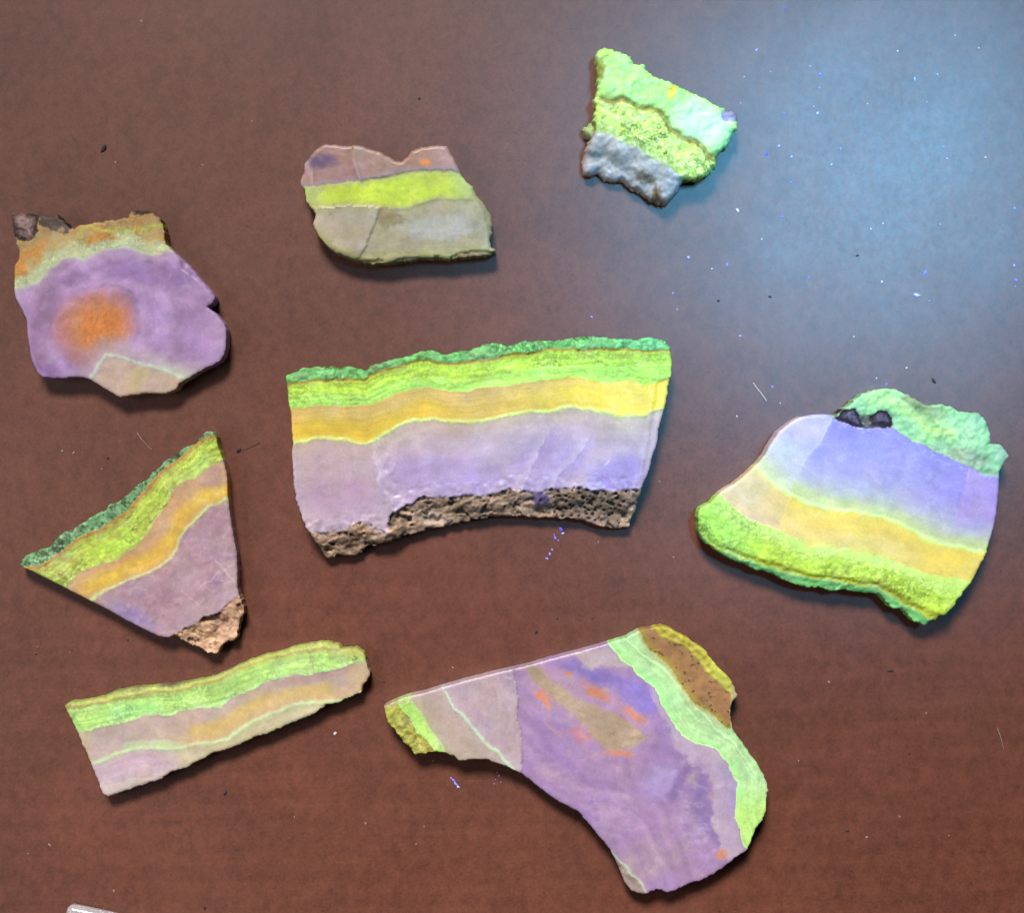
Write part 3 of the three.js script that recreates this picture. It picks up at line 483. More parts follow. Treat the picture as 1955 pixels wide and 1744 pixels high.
{ // broad slab at the torch's edge
  const z = view(1300, 720, 655 / 1955);
  const C0 = z.curve(840, 200, 900, 240, 1000, 290, 1060, 290, 1130, 280, 1210, 295, 1300, 350, 1400, 390, 1500, 450, 1600, 500, 1700, 550, 1820, 577);
  const C1 = z.curve(420, 495, 470, 560, 530, 610, 610, 670, 700, 720, 800, 755, 880, 770, 980, 765, 1080, 800, 1180, 810, 1260, 850, 1350, 910, 1440, 950, 1530, 965, 1640, 990, 1745, 1007);
  const C2 = z.curve(200, 660, 240, 685, 290, 740, 370, 800, 450, 830, 560, 870, 640, 920, 750, 965, 900, 985, 1050, 1005, 1200, 1050, 1350, 1100, 1500, 1150, 1680, 1170);
  const C3 = z.curve(85, 875, 130, 915, 200, 970, 330, 1020, 480, 1070, 600, 1112, 760, 1152, 880, 1168, 1000, 1182, 1120, 1195, 1200, 1245, 1300, 1305, 1400, 1370, 1470, 1390);
  const FL = z.curve(870, 210, 860, 260, 800, 360, 700, 500, 640, 610, 610, 700, 560, 850, 540, 900), FLl = z.line(870, 240, 800, 360, 700, 500, 640, 610, 610, 700, 565, 850), FR = z.curve(1640, 500, 1620, 600, 1590, 720, 1560, 830, 1540, 960), FRl = z.line(1640, 540, 1600, 690, 1565, 815);
  const streak = z.line(1080, 130, 1160, 115, 1250, 165, 1330, 215, 1390, 270, 1430, 310, 1530, 320), k1 = z.poly(885, 225, 940, 185, 1000, 175, 1030, 215, 1050, 275, 1000, 290, 930, 262), k2 = z.poly(1080, 232, 1125, 203, 1180, 208, 1218, 272, 1190, 295, 1130, 268, 1082, 268), k3 = z.blob(1065, 240, 40, 25, 0), br = z.blob(1360, 160, 120, 40, 35), br2 = z.blob(1440, 220, 90, 55, 10), grey = z.blob(1640, 470, 120, 70, 20), tip = z.blob(1820, 440, 70, 60, 20), pink = z.poly(280, 700, 560, 850, 720, 950, 620, 930, 500, 850, 380, 800), rim = z.curve(680, 225, 560, 310, 430, 500, 230, 650, 95, 800), lil = z.blob(680, 270, 170, 60, -20);
  slab({
    rockClass: 5, gain: 1.1, seed: 5, thick: 10, bevel: 6, drop: 1.4, label: 'broad violet, yellow and lime slab with a mossy green knobbly top corner', jag: (x, y) => (y > 1035 || y < 860 && x > 1600 ? 1.5 : 0.4),
    outline: z.pts([95, 800, 110, 745, 170, 715, 230, 650, 310, 605, 370, 555, 430, 500, 480, 440, 520, 370, 560, 310, 620, 260, 680, 225, 770, 212, 850, 215, 900, 220, 930, 180, 990, 130, 1040, 100, 1110, 72, 1180, 62, 1240, 80, 1300, 105, 1350, 140, 1400, 165, 1440, 160, 1480, 155, 1540, 170, 1590, 200, 1640, 205, 1700, 205, 1740, 250, 1755, 310, 1765, 380, 1810, 385, 1850, 420, 1868, 450, 1840, 490, 1815, 540, 1812, 600, 1808, 700, 1790, 830, 1760, 940, 1730, 1020, 1700, 1090, 1650, 1170, 1580, 1270, 1530, 1330, 1480, 1370, 1440, 1390, 1400, 1420, 1340, 1400, 1310, 1360, 1270, 1330, 1220, 1325, 1180, 1290, 1140, 1240, 1080, 1235, 1000, 1230, 940, 1215, 860, 1222, 800, 1205, 730, 1205, 650, 1185, 590, 1160, 560, 1140, 490, 1110, 440, 1110, 380, 1070, 300, 1050, 230, 1010, 200, 985, 130, 935, 105, 890]),
    parts: [['violet_layer', ...CALCITE], ['yellow_band', ...CALCITE], ['lime_band', ...CRUST], ['green_crust', ...CRUST], ['mossy_cap', ...CRUST], ['dark_knob', 0.95, 0.3]],
    paint(x, y, wx, wy) {
      const n = fbm(x / 55, y / 55, 403, 4), n2 = fbm(x / 10, y / 10, 408, 3), c0 = C0(wx, wy);
      if (c0 < 0 && x > 1585) {
        Q.cls = 4; set(130, 184, 114); mix(172, 216, 134, 0.7 * ss(-0.1, 0.4, n + 0.4 * n2)); mix(96, 160, 112, 0.6 * ss(1800, 1900, x));
        const s = streak(wx, wy); mix(176, 226, 112, 0.85 * ss(24, 5, s + 6 * n2)); mix(208, 206, 84, 0.7 * ss(8, 1, s + 4 * n2) * ss(1690, 1730, x));
        mix(112, 108, 52, 0.8 * ss(1.15, 0.6, br(wx, wy) + 0.3 * n2)); mix(122, 146, 62, 0.75 * ss(1.15, 0.6, br2(wx, wy) + 0.3 * n2)); mix(118, 118, 92, 0.75 * ss(1.2, 0.5, grey(wx, wy) + 0.4 * n2)); mix(150, 172, 156, 0.6 * ss(1.1, 0.4, tip(wx, wy)));
        mix(168, 206, 176, 0.28); mix(158, 176, 150, 0.6 * ss(-16, -2, c0) * ss(0.0, 0.3, n2 + 0.15));
        Q.h += 1.3 * n + 0.5 * n2 - 0.6; grains(x, y, 13, 405, 0.5, 0.16);
        const k = Math.min(k1(wx, wy), k2(wx, wy)) + 4 * n2; if (k < 2) { Q.cls = 5; const e = ss(2, -2, k); mix(84, 74, 92, e); mix(28, 22, 28, e * 0.85 * ss(-9, 0, k)); mix(122, 108, 128, 0.5 * e * ss(0.05, 0.4, fbm(x / 9, y / 9, 461, 3)) * ss(-3, -9, k)); mix(36, 28, 34, 0.7 * e * ss(0.1, 0.35, fbm(x / 7 + 40, y / 7, 463, 3))); Q.h += e * (0.9 * ss(0, -12, k) + 0.6 * n2 - 0.4); }
        mix(52, 40, 44, 0.85 * ss(1.6, 0.6, k3(wx, wy) + 0.5 * n2)); mix(50, 42, 54, 0.85 * ss(-12, -5, c0) * ss(1590, 1600, x) * ss(1712, 1690, x)); Q.h -= 0.6 * ss(1.1, 0.5, k3(x, y)); return;
      }
      const c1 = C1(wx, wy), c3 = C3(wx, wy), c2 = C2(wx, wy), fl = FL(wx, wy), fr = FR(wx, wy);
      if (c3 > 0) { Q.cls = 3; set(118, 194, 104); mix(148, 220, 132, 0.6 * ss(0, 0.4, n2)); Q.h -= 0.7 + 0.9 * ss(0, 14, c3); grains(x, y, 10, 415, 0.5, 0.38); mix(150, 140, 44, 0.8 * ss(4, 0, c3)); return; }
      if (c1 < 0) {
        const t = -c1 / (c0 - c1 + 0.01);
        set(152, 134, 188); mix(136, 114, 190, 0.7 * ss(0.55, 0.85, t + 0.15 * n)); mix(164, 148, 186, 0.85 * ss(0.62, 0.35, t)); mix(180, 176, 178, 0.9 * ss(0.46, 0.2, t + 0.1 * n)); mix(196, 202, 122, 0.92 * ss(0.27, 0.03, t + 0.06 * n));
        mix(184, 190, 178, 0.55 * ss(1560, 1480, x) * ss(0.2, 0.35, t) * ss(0.62, 0.4, t));
        if (fl > 0) { mix(190, 160, 208, 0.75 * ss(0.45, 0.75, 1 - (y - 790) / 130) * ss(0, 2, fl)); mix(206, 198, 202, 0.3); }
        mix(170, 136, 190, 0.75 * ss(0, 2, -fr) * ss(0.2, 0.5, t)); 
        mul(1 + 0.04 * n + 0.04 * fbm(x / 60, c1 / 6, 421, 2)); const wv = fbm(x / 10, y / 5, 425, 2); mix(206, 190, 226, 0.4 * ss(0.15, 0.45, wv) * ss(22, 2, c0) ); Q.h += 0.04 * n2;
      } else if (c2 < 0) {
        Q.cls = 1; const t = c1 / (c1 - c2 + 0.01); set(226, 192, 78); mix(224, 198, 122, 0.75 * ss(0.25, 0.8, t + 0.2 * n)); mix(214, 204, 96, 0.8 * ss(0.72, 1, t)); mix(226, 192, 66, 0.6 * ss(1690, 1800, x));
        if (fl > 0) { mix(200, 190, 150, 0.75 * ss(1500, 1430, x)); mix(214, 178, 130, 0.5); }
        mul(1 + 0.04 * fbm(x / 60, t * 9, 431, 3)); if (pink(wx, wy) < 0) mix(228, 190, 140, 0.6);
      } else {
        Q.cls = 2; const t = c2 / (c2 - c3 + 0.01); set(184, 216, 92); mix(172, 204, 54, 0.85 * ss(0.2, 0.6, t + 0.2 * n)); mix(168, 164, 40, 0.7 * ss(0.72, 0.97, t)); mix(142, 206, 88, 0.7 * ss(1470, 1390, x)); mix(196, 226, 116, 0.5 * ss(0, 0.3, n + 0.2) * ss(0.5, 0.1, t));
        grains(x, y, 7, 435, 0.4 * ss(0.0, 0.5, t) + 0.12, 0.42 * ss(-0.05, 0.4, t + 0.3 * ss(1500, 1400, x)) + 0.05); Q.h -= 1.0 * ss(0.8, 1, t); mix(206, 232, 120, 0.4 * ss(0.25, 0.5, n2) * ss(0.8, 0.3, t)); Q.h += 0.2 * n2;
      }
      if (Q.cls < 2) { crack(FLl(wx, wy), 0.28, 0); Q.h -= 0.12 * ss(-3, 3, fl); crack(FRl(wx, wy), 0.2, 0); Q.h -= 0.06 * ss(-3, 3, -fr); mix(218, 190, 176, 0.3 * ss(12, 0, rim(x, y) < 0 ? -rim(x, y) : rim(x, y))); }
      const bead = 5 + 3 * vn(x / 4, y / 4, 441); mix(214, 238, 128, (0.5 + 0.45 * ss(-0.4, 0.3, fbm(x / 26, y / 26, 447, 2))) * Math.exp(-c1 * c1 / (bead * 4.5))); Q.h += 0.15 * Math.exp(-c1 * c1 / 9) * (0.6 + 0.5 * vn(x / 3.2, y / 3.2, 443));
    },
  });
}
{ // triangular slab
  const z = view(10, 800, 490 / 1818);
  const G1 = z.curve(90, 1065, 250, 1040, 330, 1010, 400, 950, 480, 880, 600, 810, 700, 770, 800, 700, 880, 650, 940, 580, 1010, 500, 1060, 430, 1150, 340, 1250, 270, 1330, 190, 1420, 150, 1520, 115);
  const G2 = z.curve(430, 1210, 520, 1100, 600, 1060, 700, 1020, 790, 1000, 880, 940, 960, 880, 1030, 790, 1060, 720, 1120, 640, 1170, 560, 1250, 470, 1380, 410, 1450, 360, 1560, 295);
  const G3 = z.curve(590, 1300, 680, 1230, 780, 1180, 900, 1140, 1000, 1100, 1100, 1060, 1190, 980, 1230, 910, 1250, 840, 1300, 770, 1360, 700, 1450, 630, 1600, 565);
  const Rk = z.poly(1195, 1545, 1280, 1490, 1400, 1410, 1500, 1390, 1560, 1320, 1640, 1255, 1720, 1300, 1720, 1700, 1200, 1700), yel = z.line(560, 1200, 700, 1140, 850, 1080, 1000, 1010, 1100, 960, 1180, 880, 1220, 760, 1300, 640, 1400, 570, 1560, 510);
  const cr = [z.line(1390, 1190, 1450, 1160, 1520, 1090), z.line(1500, 1000, 1560, 1080, 1640, 1160), z.line(1260, 1230, 1330, 1290, 1380, 1330), z.line(1500, 1010, 1560, 1060, 1590, 1130), z.line(1550, 830, 1605, 770)], tri = z.poly(1400, 1195, 1560, 1080, 1590, 1150, 1500, 1190), dark = z.line(1000, 480, 1030, 740, 1150, 590, 1180, 640, 1170, 670), darkB = z.blob(1480, 430, 90, 60, -30), vio = z.blob(900, 1400, 250, 80, 28), bright = z.blob(800, 880, 260, 90, -30), bright2 = z.blob(1400, 310, 120, 70, -35);
  slab({
    rockClass: 4, gain: 1.1, seed: 6, thick: 7, bevel: 5, drop: 1.1, label: 'triangular slab, green crust along its slope and a tan rock corner', jag: (x, y) => (y > 1140 && x > 320 ? 1.6 : x < 400 && y < 1080 - (x - 40) * 0.4 && y < 1085 ? 1.4 : 0.12),
    outline: z.pts([95, 1040, 120, 1000, 150, 965, 220, 940, 260, 920, 300, 915, 340, 870, 380, 830, 430, 790, 470, 800, 500, 770, 560, 730, 600, 700, 660, 665, 710, 650, 730, 610, 800, 595, 850, 550, 900, 500, 950, 460, 1020, 420, 1040, 380, 1100, 340, 1130, 295, 1180, 280, 1220, 235, 1280, 205, 1350, 170, 1370, 145, 1430, 90, 1470, 90, 1500, 130, 1505, 190, 1525, 240, 1550, 310, 1570, 390, 1575, 480, 1580, 560, 1590, 660, 1605, 760, 1620, 850, 1640, 950, 1645, 1070, 1645, 1200, 1660, 1260, 1685, 1350, 1680, 1400, 1655, 1450, 1640, 1540, 1620, 1575, 1550, 1590, 1520, 1610, 1525, 1650, 1490, 1670, 1440, 1660, 1390, 1630, 1320, 1610, 1250, 1570, 1205, 1535, 1150, 1550, 1080, 1540, 1000, 1500, 900, 1450, 800, 1395, 700, 1340, 600, 1290, 500, 1240, 400, 1185, 300, 1135, 200, 1085]),
    parts: [['mauve_layer', ...CALCITE], ['yellow_band', ...CALCITE], ['lime_band', ...CRUST], ['green_crust', ...CRUST], ['rock_corner', ...ROCK]],
    paint(x, y, wx, wy) {
      const a = G1(wx, wy), n = fbm(x / 40, y / 40, 503, 4), n2 = fbm(x / 10, y / 10, 508, 3);
      if (a < -3) { Q.cls = 3; set(92, 142, 92); mix(132, 176, 136, 0.7 * ss(0, 0.4, n2)); mix(44, 66, 34, 0.85 * ss(0.1, 0.4, fbm(x / 9, y / 9, 511, 3))); mix(120, 130, 96, 0.5 * ss(370, 400, x)); Q.h -= 0.8 - 0.3 * n2; grains(x, y, 8, 505, 0.8, 0.7); return; }
      const b = G2(wx, wy), c = G3(wx, wy);
      if (b < 0) {
        Q.cls = 2; set(170, 196, 70); mix(182, 222, 76, 0.8 * ss(1.2, 0.4, bright(wx, wy) + 0.3 * n2)); mix(178, 214, 110, 0.7 * ss(1.2, 0.4, bright2(wx, wy) + 0.3 * n2)); mix(158, 160, 70, 0.6 * ss(18, 4, a + 5 * n)); mix(182, 206, 110, 0.6 * ss(-12, -2, b)); mix(176, 190, 100, 0.5 * ss(180, 120, x));
        mul(1 + 0.2 * fbm(x / 60 + y / 60, a / 5, 521, 3)); mix(150, 128, 60, 0.4 * ss(0.1, 0.45, fbm(x / 14, y / 14, 523, 3))); mix(152, 104, 46, 0.85 * Math.exp(-a * a / 22)); grains(x, y, 6, 525, 0.3, 0.42);
      } else if (c < 0) {
        Q.cls = 1; const e = yel(wx, wy); set(188, 148, 108); mix(182, 150, 136, 0.8 * ss(360, 420, x) * ss(18, 2, b)); mix(210, 172, 68, 0.95 * ss(26, 5, e + 5 * n)); mix(220, 188, 62, 0.55 * ss(9, 0, e) * ss(-0.2, 0.3, n2)); mix(196, 160, 128, 0.5 * ss(180, 150, x)); mul(1 + 0.08 * n2); mix(176, 168, 110, 0.5 * ss(-7, -2, c)); Q.h += 0.08 * n2;
      } else {
        set(166, 138, 152); mix(182, 152, 146, 0.8 * ss(36, 4, c)); mix(150, 116, 138, 0.6 * ss(0, 0.5, n + 0.2)); mix(140, 118, 172, 0.8 * ss(1.2, 0.3, vio(wx, wy) + 0.2 * n2)); mix(140, 108, 138, 0.6 * ss(3, -4, tri(wx, wy)));
        mix(182, 152, 158, 0.35 * ss(0.15, 0.4, n2)); for (const f of cr) { const d = f(wx, wy); mix(206, 178, 182, 0.45 * Math.exp(-d * d / 2)); } Q.h += 0.15 * n2 + 0.2 * n;
        const r = Rk(wx, wy); if (r < 0) { Q.cls = 4; mix(170, 136, 112, ss(0, -3, r)); rock(x, y, 531, 0.75); mix(190, 154, 126, 0.6); Q.h -= 0.5 + 1.4 * ss(0, -40, r); mix(112, 78, 56, 0.6 * ss(0.15, 0.4, fbm(x / 12, y / 8, 535, 3))); }
      }
      const dd = dark(wx, wy); if (dd < 3) { mix(70, 70, 30, 0.6 * Math.exp(-dd * dd / 2) * ss(0.0, 0.4, vn(x / 9, y / 9, 541))); }
      mix(150, 124, 136, 0.5 * ss(1.7, 0.2, darkB(wx, wy) + 0.5 * n2));
      const bead = 4 + 2.4 * vn(x / 3.2, y / 3.2, 551); mix(190, 208, 136, (0.5 + 0.45 * ss(-0.4, 0.3, fbm(x / 26, y / 26, 557, 2))) * Math.exp(-c * c / (bead * 3.2))); Q.h += 0.2 * Math.exp(-c * c / 8) * (0.6 + 0.5 * vn(x / 3.2, y / 3.2, 551));
    },
  });
}
{ // narrow bent strip
  const z = view(100, 1200, 630 / 1955);
  const H1 = z.curve(70, 475, 180, 455, 300, 430, 450, 395, 600, 380, 760, 360, 880, 335, 1000, 305, 1080, 260, 1180, 215, 1300, 175, 1450, 135, 1600, 110, 1700, 130, 1850, 150);
  const H2 = z.curve(140, 608, 250, 592, 350, 572, 450, 566, 560, 517, 700, 515, 800, 490, 920, 470, 1000, 470, 1060, 412, 1180, 366, 1300, 316, 1450, 282, 1600, 262, 1700, 236, 1800, 205, 1870, 180);
  const H3 = z.curve(220, 795, 320, 776, 400, 742, 480, 726, 560, 720, 680, 720, 780, 705, 850, 682, 950, 672, 1050, 660, 1110, 610, 1200, 555, 1300, 510, 1400, 470, 1500, 440, 1640, 434, 1770, 412, 1880, 360);
  const yel = z.line(850, 615, 950, 600, 1050, 560, 1150, 490, 1260, 440, 1380, 405, 1500, 380, 1620, 360), thick = z.blob(580, 695, 210, 36, -2), mint = z.blob(480, 490, 200, 50, -8), dk = z.blob(680, 325, 120, 22, -6), dk2 = z.blob(1600, 270, 300, 42, -14), end = z.blob(1830, 260, 80, 90, 0), spots = z.line(1790, 165, 1810, 180, 1780, 190);
  slab({
    milk: 0.14, gain: 1.08, seed: 7, thick: 6.5, bevel: 6, drop: 1.2, label: 'narrow bent strip with pale green top band and a yellow streak, below the triangular slab', jag: (x, y) => 0.75,
    outline: z.pts([72, 462, 100, 440, 180, 432, 280, 415, 370, 375, 470, 355, 600, 345, 700, 335, 800, 320, 920, 300, 1000, 270, 1090, 225, 1160, 195, 1260, 160, 1350, 140, 1440, 110, 1560, 88, 1640, 85, 1690, 100, 1720, 125, 1800, 120, 1840, 145, 1858, 190, 1870, 230, 1880, 275, 1865, 310, 1840, 335, 1830, 380, 1760, 410, 1700, 440, 1620, 455, 1580, 490, 1500, 530, 1420, 560, 1330, 600, 1270, 625, 1200, 645, 1100, 695, 1000, 730, 940, 745, 900, 775, 850, 795, 800, 825, 700, 855, 640, 895, 560, 920, 480, 950, 400, 975, 330, 1000, 300, 985, 280, 930, 250, 850, 215, 770, 180, 690, 150, 610, 110, 530]),
    parts: [['mauve_layer', ...CALCITE], ['green_band', ...CRUST], ['cream_layer', ...CALCITE]],
    paint(x, y, wx, wy) {
      const b = H2(wx, wy), c = H3(wx, wy), a = H1(wx, wy), n = fbm(x / 40, y / 40, 603, 4), n2 = fbm(x / 10, y / 10, 608, 3);
      if (b < 0) {
        Q.cls = 1; set(162, 208, 106); mix(154, 226, 128, 0.8 * ss(1.3, 0.4, mint(wx, wy) + 0.3 * n2)); mix(158, 172, 70, 0.8 * ss(10, -2, a + 5 * n2)); mix(148, 128, 62, 0.6 * Math.exp(-a * a / 14)); mix(120, 118, 70, 0.7 * ss(-4, -12, a)); mix(98, 82, 62, 0.8 * ss(1.2, 0.5, dk(wx, wy) + 0.3 * n2)); mix(172, 220, 146, 0.65 * ss(-13, -2, b));
        mul(1 + 0.2 * fbm(x / 80, a / 5, 621, 3)); mix(172, 178, 84, 0.5 * ss(440, 640, x) * ss(22, 4, a)); Q.h -= 0.9 * ss(0, -12, a); grains(x, y, 8, 605, 0.26, 0.32);
      } else if (c < 0) {
        set(180, 158, 148); mix(178, 158, 160, 0.6 * ss(320, 200, x)); mix(200, 170, 98, 0.9 * ss(26, 2, yel(wx, wy) + 5 * n)); mix(196, 166, 110, 0.5 * ss(250, 380, x) * ss(-40, -8, c)); mix(166, 136, 132, 0.85 * ss(1.2, 0.5, dk2(wx, wy))); mix(196, 178, 126, 0.5 * ss(190, 160, x)); mix(186, 204, 160, 0.85 * ss(1.15, 0.5, thick(wx, wy) + 0.3 * n2)); mul(1 + 0.05 * n2); mix(186, 162, 120, 0.7 * ss(1.2, 0.5, end(wx, wy))); Q.h += 0.05 * n2;
      } else { Q.cls = 2; set(184, 176, 138); mix(186, 160, 178, 0.95 * ss(400, 280, x + 30 * n)); mix(200, 190, 170, 0.4 * ss(30, 60, c)); mul(1 + 0.04 * n2 + 0.05 * n + 0.08 * fbm(x / 60, c / 5, 641, 3)); Q.h += 0.05 * n2; }
      const sp = spots(x, y); mix(80, 96, 52, 0.7 * Math.exp(-sp * sp / 3));
      const bead = 4.5 + 2.6 * vn(x / 3.4, y / 3.4, 651); mix(186, 222, 160, (0.5 + 0.45 * ss(-0.4, 0.3, fbm(x / 26, y / 26, 657, 2))) * Math.exp(-c * c / (bead * 3.4))); Q.h += 0.2 * Math.exp(-c * c / 9) * (0.6 + 0.5 * vn(x / 3.2, y / 3.2, 651));
    },
  });
}
{ // big purple slab with a tail
  const z = view(710, 1180, 780 / 1955);
  const J1 = z.curve(285, 620, 205, 530, 180, 480, 130, 430, 120, 380), J2 = z.curve(370, 660, 350, 640, 300, 560, 250, 480, 190, 400, 180, 360), J3 = z.curve(720, 770, 690, 730, 620, 670, 540, 590, 470, 510, 400, 430, 350, 360, 340, 320), J4 = z.curve(722, 760, 720, 640, 695, 500, 695, 400, 680, 280, 678, 250), J4l = z.line(720, 750, 724, 640, 695, 500, 697, 400, 680, 285, 640, 282);
  const M1 = z.curve(1120, 110, 1190, 200, 1290, 290, 1350, 330, 1380, 420, 1440, 500, 1480, 570, 1560, 605, 1650, 640, 1700, 710, 1750, 790, 1735, 880, 1730, 960, 1760, 1010, 1775, 1090, 1800, 1130);
  const M2 = z.curve(1265, 50, 1340, 150, 1420, 220, 1470, 310, 1540, 400, 1620, 460, 1690, 520, 1760, 560), M3 = z.line(1220, 110, 1300, 180, 1400, 240, 1450, 310, 1530, 400, 1590, 470, 1640, 540, 1720, 590, 1800, 690, 1830, 750), M4 = z.curve(1330, 40, 1380, 85, 1450, 115, 1510, 150, 1570, 200, 1600, 260, 1660, 300, 1700, 350, 1760, 385);
  const wedge = z.poly(740, 235, 800, 240, 860, 310, 980, 390, 1100, 440, 1230, 500, 1320, 570, 1270, 610, 1200, 640, 1130, 640, 1050, 560, 1000, 500, 940, 440, 870, 390, 830, 350, 770, 310);
  const wl = [z.line(990, 440, 985, 490), z.line(870, 330, 850, 370), z.line(1190, 520, 1140, 560), z.line(1080, 440, 1180, 500)];
  const band = z.line(820, 230, 930, 300, 1080, 370, 1200, 440, 1290, 490), orange = [z.blob(1085, 362, 75, 30, 25), z.blob(832, 405, 22, 55, -12), z.blob(1250, 462, 60, 18, 30), z.blob(1175, 652, 75, 16, 3), z.blob(1675, 1135, 26, 26, 0), z.blob(800, 375, 40, 14, 30), z.blob(945, 275, 30, 10, 25)], rosy = z.blob(1000, 565, 70, 35, 25);
  const crys = z.poly(960, 170, 1130, 130, 1250, 240, 1180, 240, 1150, 225, 1110, 235, 1060, 250, 1010, 240), crys2 = z.curve(1120, 190, 1250, 290, 1320, 330, 1330, 430, 1400, 520, 1420, 590, 1560, 640, 1620, 700, 1680, 800, 1660, 920, 1680, 1060), bv = z.line(960, 225, 1080, 280, 1180, 310, 1280, 350, 1310, 420), bv2 = z.blob(1280, 380, 110, 80, 30);
  const arcs = [z.line(740, 380, 790, 460, 860, 530, 960, 620, 1080, 690, 1270, 742), z.line(760, 420, 850, 520, 960, 600, 1100, 665), z.line(700, 330, 760, 420)], lilacBlob = z.blob(1385, 790, 130, 90, -35), dv = z.line(1540, 680, 1480, 760, 1440, 850), dv2 = z.line(1580, 780, 1560, 900, 1600, 980, 1680, 1080), spk = z.blob(1590, 960, 150, 240, -15), tail = z.blob(1300, 1180, 260, 120, -20), lightA = z.line(740, 640, 800, 700, 950, 790, 1100, 900, 1250, 980, 1400, 1080), greyS = z.line(1545, 740, 1530, 780, 1600, 820);  // the blob after the arcs is a paler lilac of the mineral
  const N1 = z.curve(1110, 1070, 1140, 1110, 1200, 1180, 1260, 1250, 1320, 1330), agate = z.curve(700, 330, 740, 400, 790, 470, 860, 540, 960, 625, 1080, 695, 1270, 745, 1420, 800, 1500, 900, 1560, 1060), N1l = z.line(1130, 1100, 1200, 1180, 1260, 1250, 1315, 1315), cut = z.curve(58, 425, 1220, 95);
  slab({
    rockClass: 5, milk: 0.17, gain: 1.06, seed: 8, thick: 8, bevel: 4.5, drop: 0.9, label: 'big purple slab with an olive wedge inside and a mint edge, tapering to a tail', jag: (x, y) => (y < 1345 - (x - 735) * 0.284 + 14 && x < 1200 ? 0.08 : x < 830 || x > 1230 ? 1.1 : 0.5),
    outline: z.pts([58, 425, 100, 405, 160, 380, 250, 360, 330, 335, 450, 300, 600, 262, 750, 228, 880, 190, 1000, 160, 1130, 122, 1220, 95, 1280, 60, 1350, 45, 1400, 42, 1440, 60, 1510, 100, 1560, 130, 1600, 165, 1630, 210, 1660, 245, 1690, 270, 1735, 330, 1750, 370, 1720, 410, 1715, 470, 1725, 530, 1750, 570, 1800, 640, 1850, 710, 1880, 770, 1895, 830, 1885, 890, 1885, 930, 1860, 980, 1830, 1020, 1810, 1080, 1800, 1110, 1740, 1150, 1690, 1190, 1620, 1240, 1570, 1260, 1510, 1275, 1470, 1300, 1420, 1315, 1360, 1300, 1320, 1320, 1280, 1327, 1240, 1310, 1210, 1270, 1190, 1220, 1170, 1170, 1140, 1110, 1090, 1050, 1040, 990, 990, 930, 900, 885, 820, 830, 760, 780, 715, 745, 640, 710, 560, 680, 500, 675, 420, 685, 390, 660, 330, 640, 270, 645, 210, 658, 180, 620, 155, 600, 130, 560, 75, 500]),
    parts: [['purple_layer', ...CALCITE], ['grey_layer', ...CALCITE], ['lime_tip', ...CRUST], ['olive_wedge', ...CALCITE], ['mint_band', ...CRUST], ['brown_layer', ...ROCK], ['yellow_crust', ...CRUST], ['grey_tail', ...CALCITE]],
    paint(x, y, wx, wy) {
      const n = fbm(x / 55, y / 55, 703, 4), n2 = fbm(x / 11, y / 11, 708, 3), m1 = M1(wx, wy);
      if (m1 < 0 && x > 1150) {
        const m2 = M2(wx, wy);
        if (m2 > 0 || x > 1395 || y > 1392) {
          Q.cls = 4; set(160, 212, 142); mix(150, 232, 128, 0.75 * ss(-20, -4, m1 + 8 * n)); mix(166, 196, 128, 0.7 * ss(22, 4, m2) * ss(1400, 1380, y)); mix(172, 226, 104, 0.85 * ss(1480, 1560, y)); mix(168, 200, 140, 0.5 * ss(1430, 1470, x) * ss(1540, 1480, y)); mul(1 + 0.1 * n2 + 0.05 * n + 0.16 * fbm(m1 / 5, (x + y) / 110, 711, 3));
          const m3 = M3(wx, wy); mix(200, 240, 178, 0.75 * Math.exp(-m3 * m3 / 4)); mix(160, 132, 78, 0.7 * ss(9, 0, m2) * ss(1400, 1370, y)); mix(196, 240, 160, 0.7 * ss(-5, -1, m1)); Q.h += 0.12 * n2 + 0.15 * Math.exp(-m3 * m3 / 4); grains(x, y, 9, 705, 0.1, 0.1);
        } else {
          Q.cls = 5; set(150, 112, 76); mul(1 + 0.12 * n + 0.1 * n2); mix(150, 140, 60, 0.8 * ss(-14, 0, m2)); mix(66, 48, 36, 0.65 * ss(0.24, 0.5, fbm(x / 7, y / 5, 721, 3) + 0.2 * fbm(x / 30, y / 30, 725, 2))); Q.h += 0.2 * n2 - 0.3;
          const m4 = M4(wx, wy); if (m4 < 3) { Q.cls = 6; const w = ss(3, -2, m4); mix(184, 170, 40, w); mix(206, 186, 30, w * 0.7 * ss(0, 0.4, n2)); mix(132, 104, 30, w * 0.6 * Math.exp(-(m4 + 10) * (m4 + 10) / 20)); mix(170, 200, 60, 0.5 * w * ss(1320, 1380, x)); Q.h += w * (0.4 + 0.4 * n2); }
        }
        return;
      }
      const j4 = J4(wx, wy);
